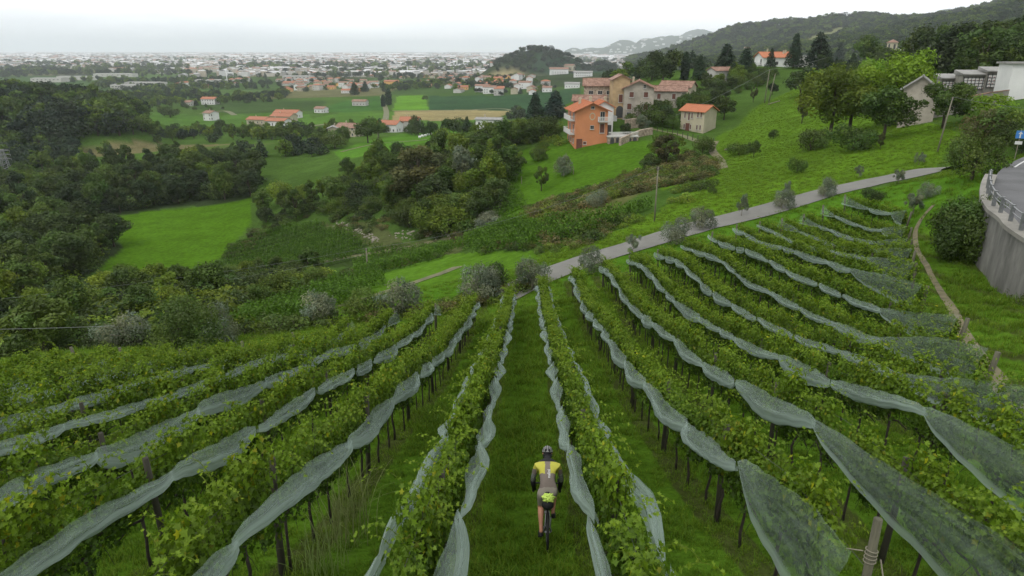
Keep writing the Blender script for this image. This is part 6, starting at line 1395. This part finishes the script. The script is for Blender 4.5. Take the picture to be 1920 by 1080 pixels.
# head with face, turned ahead and slightly down
def headmesh():
    bm = bmesh.new(); bmesh.ops.create_icosphere(bm, subdivisions=5, radius=1)
    for v in bm.verts:
        x, y, z = v.co; w_ = .076 * (1 - .20 * max(0, -z) ** 2); d_ = .096; h_ = .118; X, Y, Z = x * w_, y * d_, z * h_
        if y > 0:                                                  # the face looks along +Y
            Y += .020 * math.exp(-((x / .13) ** 2 + ((z + .12) / .22) ** 2)) + .010 * math.exp(-((x / .10) ** 2 + ((z + .22) / .09) ** 2))      # nose
            for s in (-1, 1): Y -= .010 * math.exp(-(((x - s * .36) / .17) ** 2 + ((z - .02) / .12) ** 2))                                   # eye sockets
            Y += .006 * math.exp(-((x / .26) ** 2 + ((z + .50) / .06) ** 2)) - .006 * math.exp(-((x / .30) ** 2 + ((z + .56) / .025) ** 2)) + .007 * math.exp(-((x / .24) ** 2 + ((z + .63) / .06) ** 2)) + .008 * math.exp(-((x / .3) ** 2 + ((z + .85) / .14) ** 2))
        for s in (-1, 1): X += s * .016 * math.exp(-(((abs(x) - 1) / .25) ** 2 + ((y + .05) / .16) ** 2 + ((z + .05) / .26) ** 2)) * (1 if s * x > 0 else 0)
        v.co = (X, Y, Z)
    me = bpy.data.meshes.new('head'); bm.to_mesh(me); bm.free(); me.materials.append(M['skin']); me.polygons.foreach_set('use_smooth', [True] * len(me.polygons)); return me
HM = Matrix.Translation((0, .665, 1.565)) @ Matrix.Rotation(R(-14), 4, 'X')
hd = link('head', headmesh(), rider); hd.matrix_local = HM
for s in (-1, 1):
    mb = MB(); mb.ball((s * .029, .083, .003), .013, 10, 8); e = mb.obj('eye', M['logo'], hd, True); mb = MB(); mb.ball((s * .029, .093, .003), .006, 8, 6); mb.obj('pupil', M['iron'], e, True) if False else None
mb = MB(); mb.ball((0, -.012, -.005), .0, 6, 4)
crn = MB(); crn.ball((0, -.018, -.015), .091, 20, 14, (.86, 1.02, 1.12)); hr = crn.obj('hair', M['black'], hd, True)
# cut the hair away from the face
bm = bmesh.new(); bm.from_mesh(hr.data); bmesh.ops.delete(bm, geom=[v for v in bm.verts if v.co.y > .025 or v.co.z < -.095], context='VERTS'); bm.to_mesh(hr.data); bm.free()
# helmet: ribs over a dark shell with a rear cradle
he = empty('helmet', (0, 0, 0), 0); he.parent = rider; he.matrix_local = HM
bm = bmesh.new(); bmesh.ops.create_icosphere(bm, subdivisions=5, radius=1)
bmesh.ops.delete(bm, geom=[v for v in bm.verts if v.co.z < -.05 - .10 * (v.co.y < 0)], context='VERTS')
for v in bm.verts:
    x, y, z = v.co; k = 1.0
    rib = .5 + .5 * math.cos(x * 19); k += .035 * rib * (1 if z > .15 else .3); v.co = (x * .096 * k, y * .128 * k - .008, z * .112 * k + .028)
me = bpy.data.meshes.new('shell'); bm.to_mesh(me); bm.free(); me.materials.append(M['helmet']); me.materials.append(M['black'])
for p_ in me.polygons:
    p_.use_smooth = True; x, y, z = p_.center; rib = .5 + .5 * math.cos(x / .096 * 19)
    p_.material_index = 1 if (rib < .42 and z > .05 and abs(x) < .085) or z < .028 else 0
shl = link('shell', me, he)
for s in (-1, 1):
    mb = MB(); mb.ball((s * .034, -.128, .058), .020, 12, 8, (1, .5, 1.35)); mb.obj('rear_vent', M['black'], shl, True)
    mb = MB(); mb.tube([(s * .08, .0, .01), (s * .078, .0, -.07), (s * .03, .02, -.115)], .006, 6); mb.obj('strap', M['black'], he, True)
mb = MB(); mb.tube([(-.075, -.05, -.02), (-.05, -.105, -.035), (0, -.118, -.04), (.05, -.105, -.035), (.075, -.05, -.02)], .013, 8); mb.obj('cradle', M['black'], he, True)
# collar, jersey hem, cuffs, gaiters, shoes
def ring(name, pts_, r, mt): mb = MB(); mb.tube(pts_, r, 14); return mb.obj(name, M[mt], rider, True)
ring('collar', [(0, .520, 1.475), (0, .555, 1.53)], [.068, .064], 'black')
for s in (-1, 1):
    ring('glove_cuff', [(s * .262, .66, 1.065), (s * .256, .76, .965), (s * .240, .88, .84)], [.047, .045, .038], 'black')
    y, z = PD[0 if s < 0 else 1][1:]; mb = MB(); T_o = (s * .12, y + .03, z + .035); mb.tube([(s * .112, y - .165, z + .07), (s * .113, y - .13, z + .055), (s * .118, y - .03, z + .045), (s * .12, y + .07, z + .04), (s * .12, y + .12, z + .038)], [.030, .040, .043, .042, .022], 12, sx=1.0); mb.obj('shoe', M['black'], rider, True)
# printed wordmark running up the back
fc = bpy.data.curves.new('wordmark', 'FONT'); fc.body = 'nalini'; fc.size = .062; fc.extrude = .001; fc.align_x = 'CENTER'; fc.align_y = 'CENTER'; fo = bpy.data.objects.new('wordmark', fc); col.objects.link(fo)
dg = bpy.context.evaluated_depsgraph_get(); wm = bpy.data.meshes.new_from_object(fo.evaluated_get(dg)); bpy.data.objects.remove(fo); wm.materials.append(M['logo'])
BT = 0
wo2 = link('wordmark', wm, rider)
dirp = (Vector((0, .37, 1.29)) - Vector((0, .27, 1.15))).normalized(); nrm_ = Vector((0, -dirp.z, dirp.y))
ctr = Vector((.022, .335, 1.245)) + nrm_ * .118
# letters lie on the cloth: their line runs up the spine
Mx = Matrix((( *dirp, 0), (0, 0, 0, 0), (0, 0, 0, 0), (0, 0, 0, 1)))
xa = dirp; za = nrm_; ya = za.cross(xa); m3 = Matrix((xa, ya, za)).transposed().to_4x4(); wo2.matrix_local = Matrix.Translation(ctr) @ m3 @ Matrix.Scale(1.25, 4)
# ------------------------------------------------------------------ the hazy air over the plain
mb = MB(); zt, zb = 330.0, -95.0; mb.poly([(-27000, -400, zb), (27000, -400, zb), (27000, 27500, zb), (-27000, 27500, zb), (-27000, -400, zt), (27000, -400, zt), (27000, 27500, zt), (-27000, 27500, zt)], [(0, 3, 2, 1), (4, 5, 6, 7), (0, 1, 5, 4), (1, 2, 6, 5), (2, 3, 7, 6), (3, 0, 4, 7)])
hm = bpy.data.materials.new('haze'); hm.use_nodes = True; t = hm.node_tree; t.nodes.clear(); pv = t.nodes.new('ShaderNodeVolumePrincipled'); ou = t.nodes.new('ShaderNodeOutputMaterial')
pv.inputs['Density'].default_value = HAZE; pv.inputs['Color'].default_value = (.90, .95, 1, 1); pv.inputs['Anisotropy'].default_value = .55; t.links.new(pv.outputs[0], ou.inputs['Volume'])
tag(mb.obj('haze', hm), None, None, None, 'stuff')
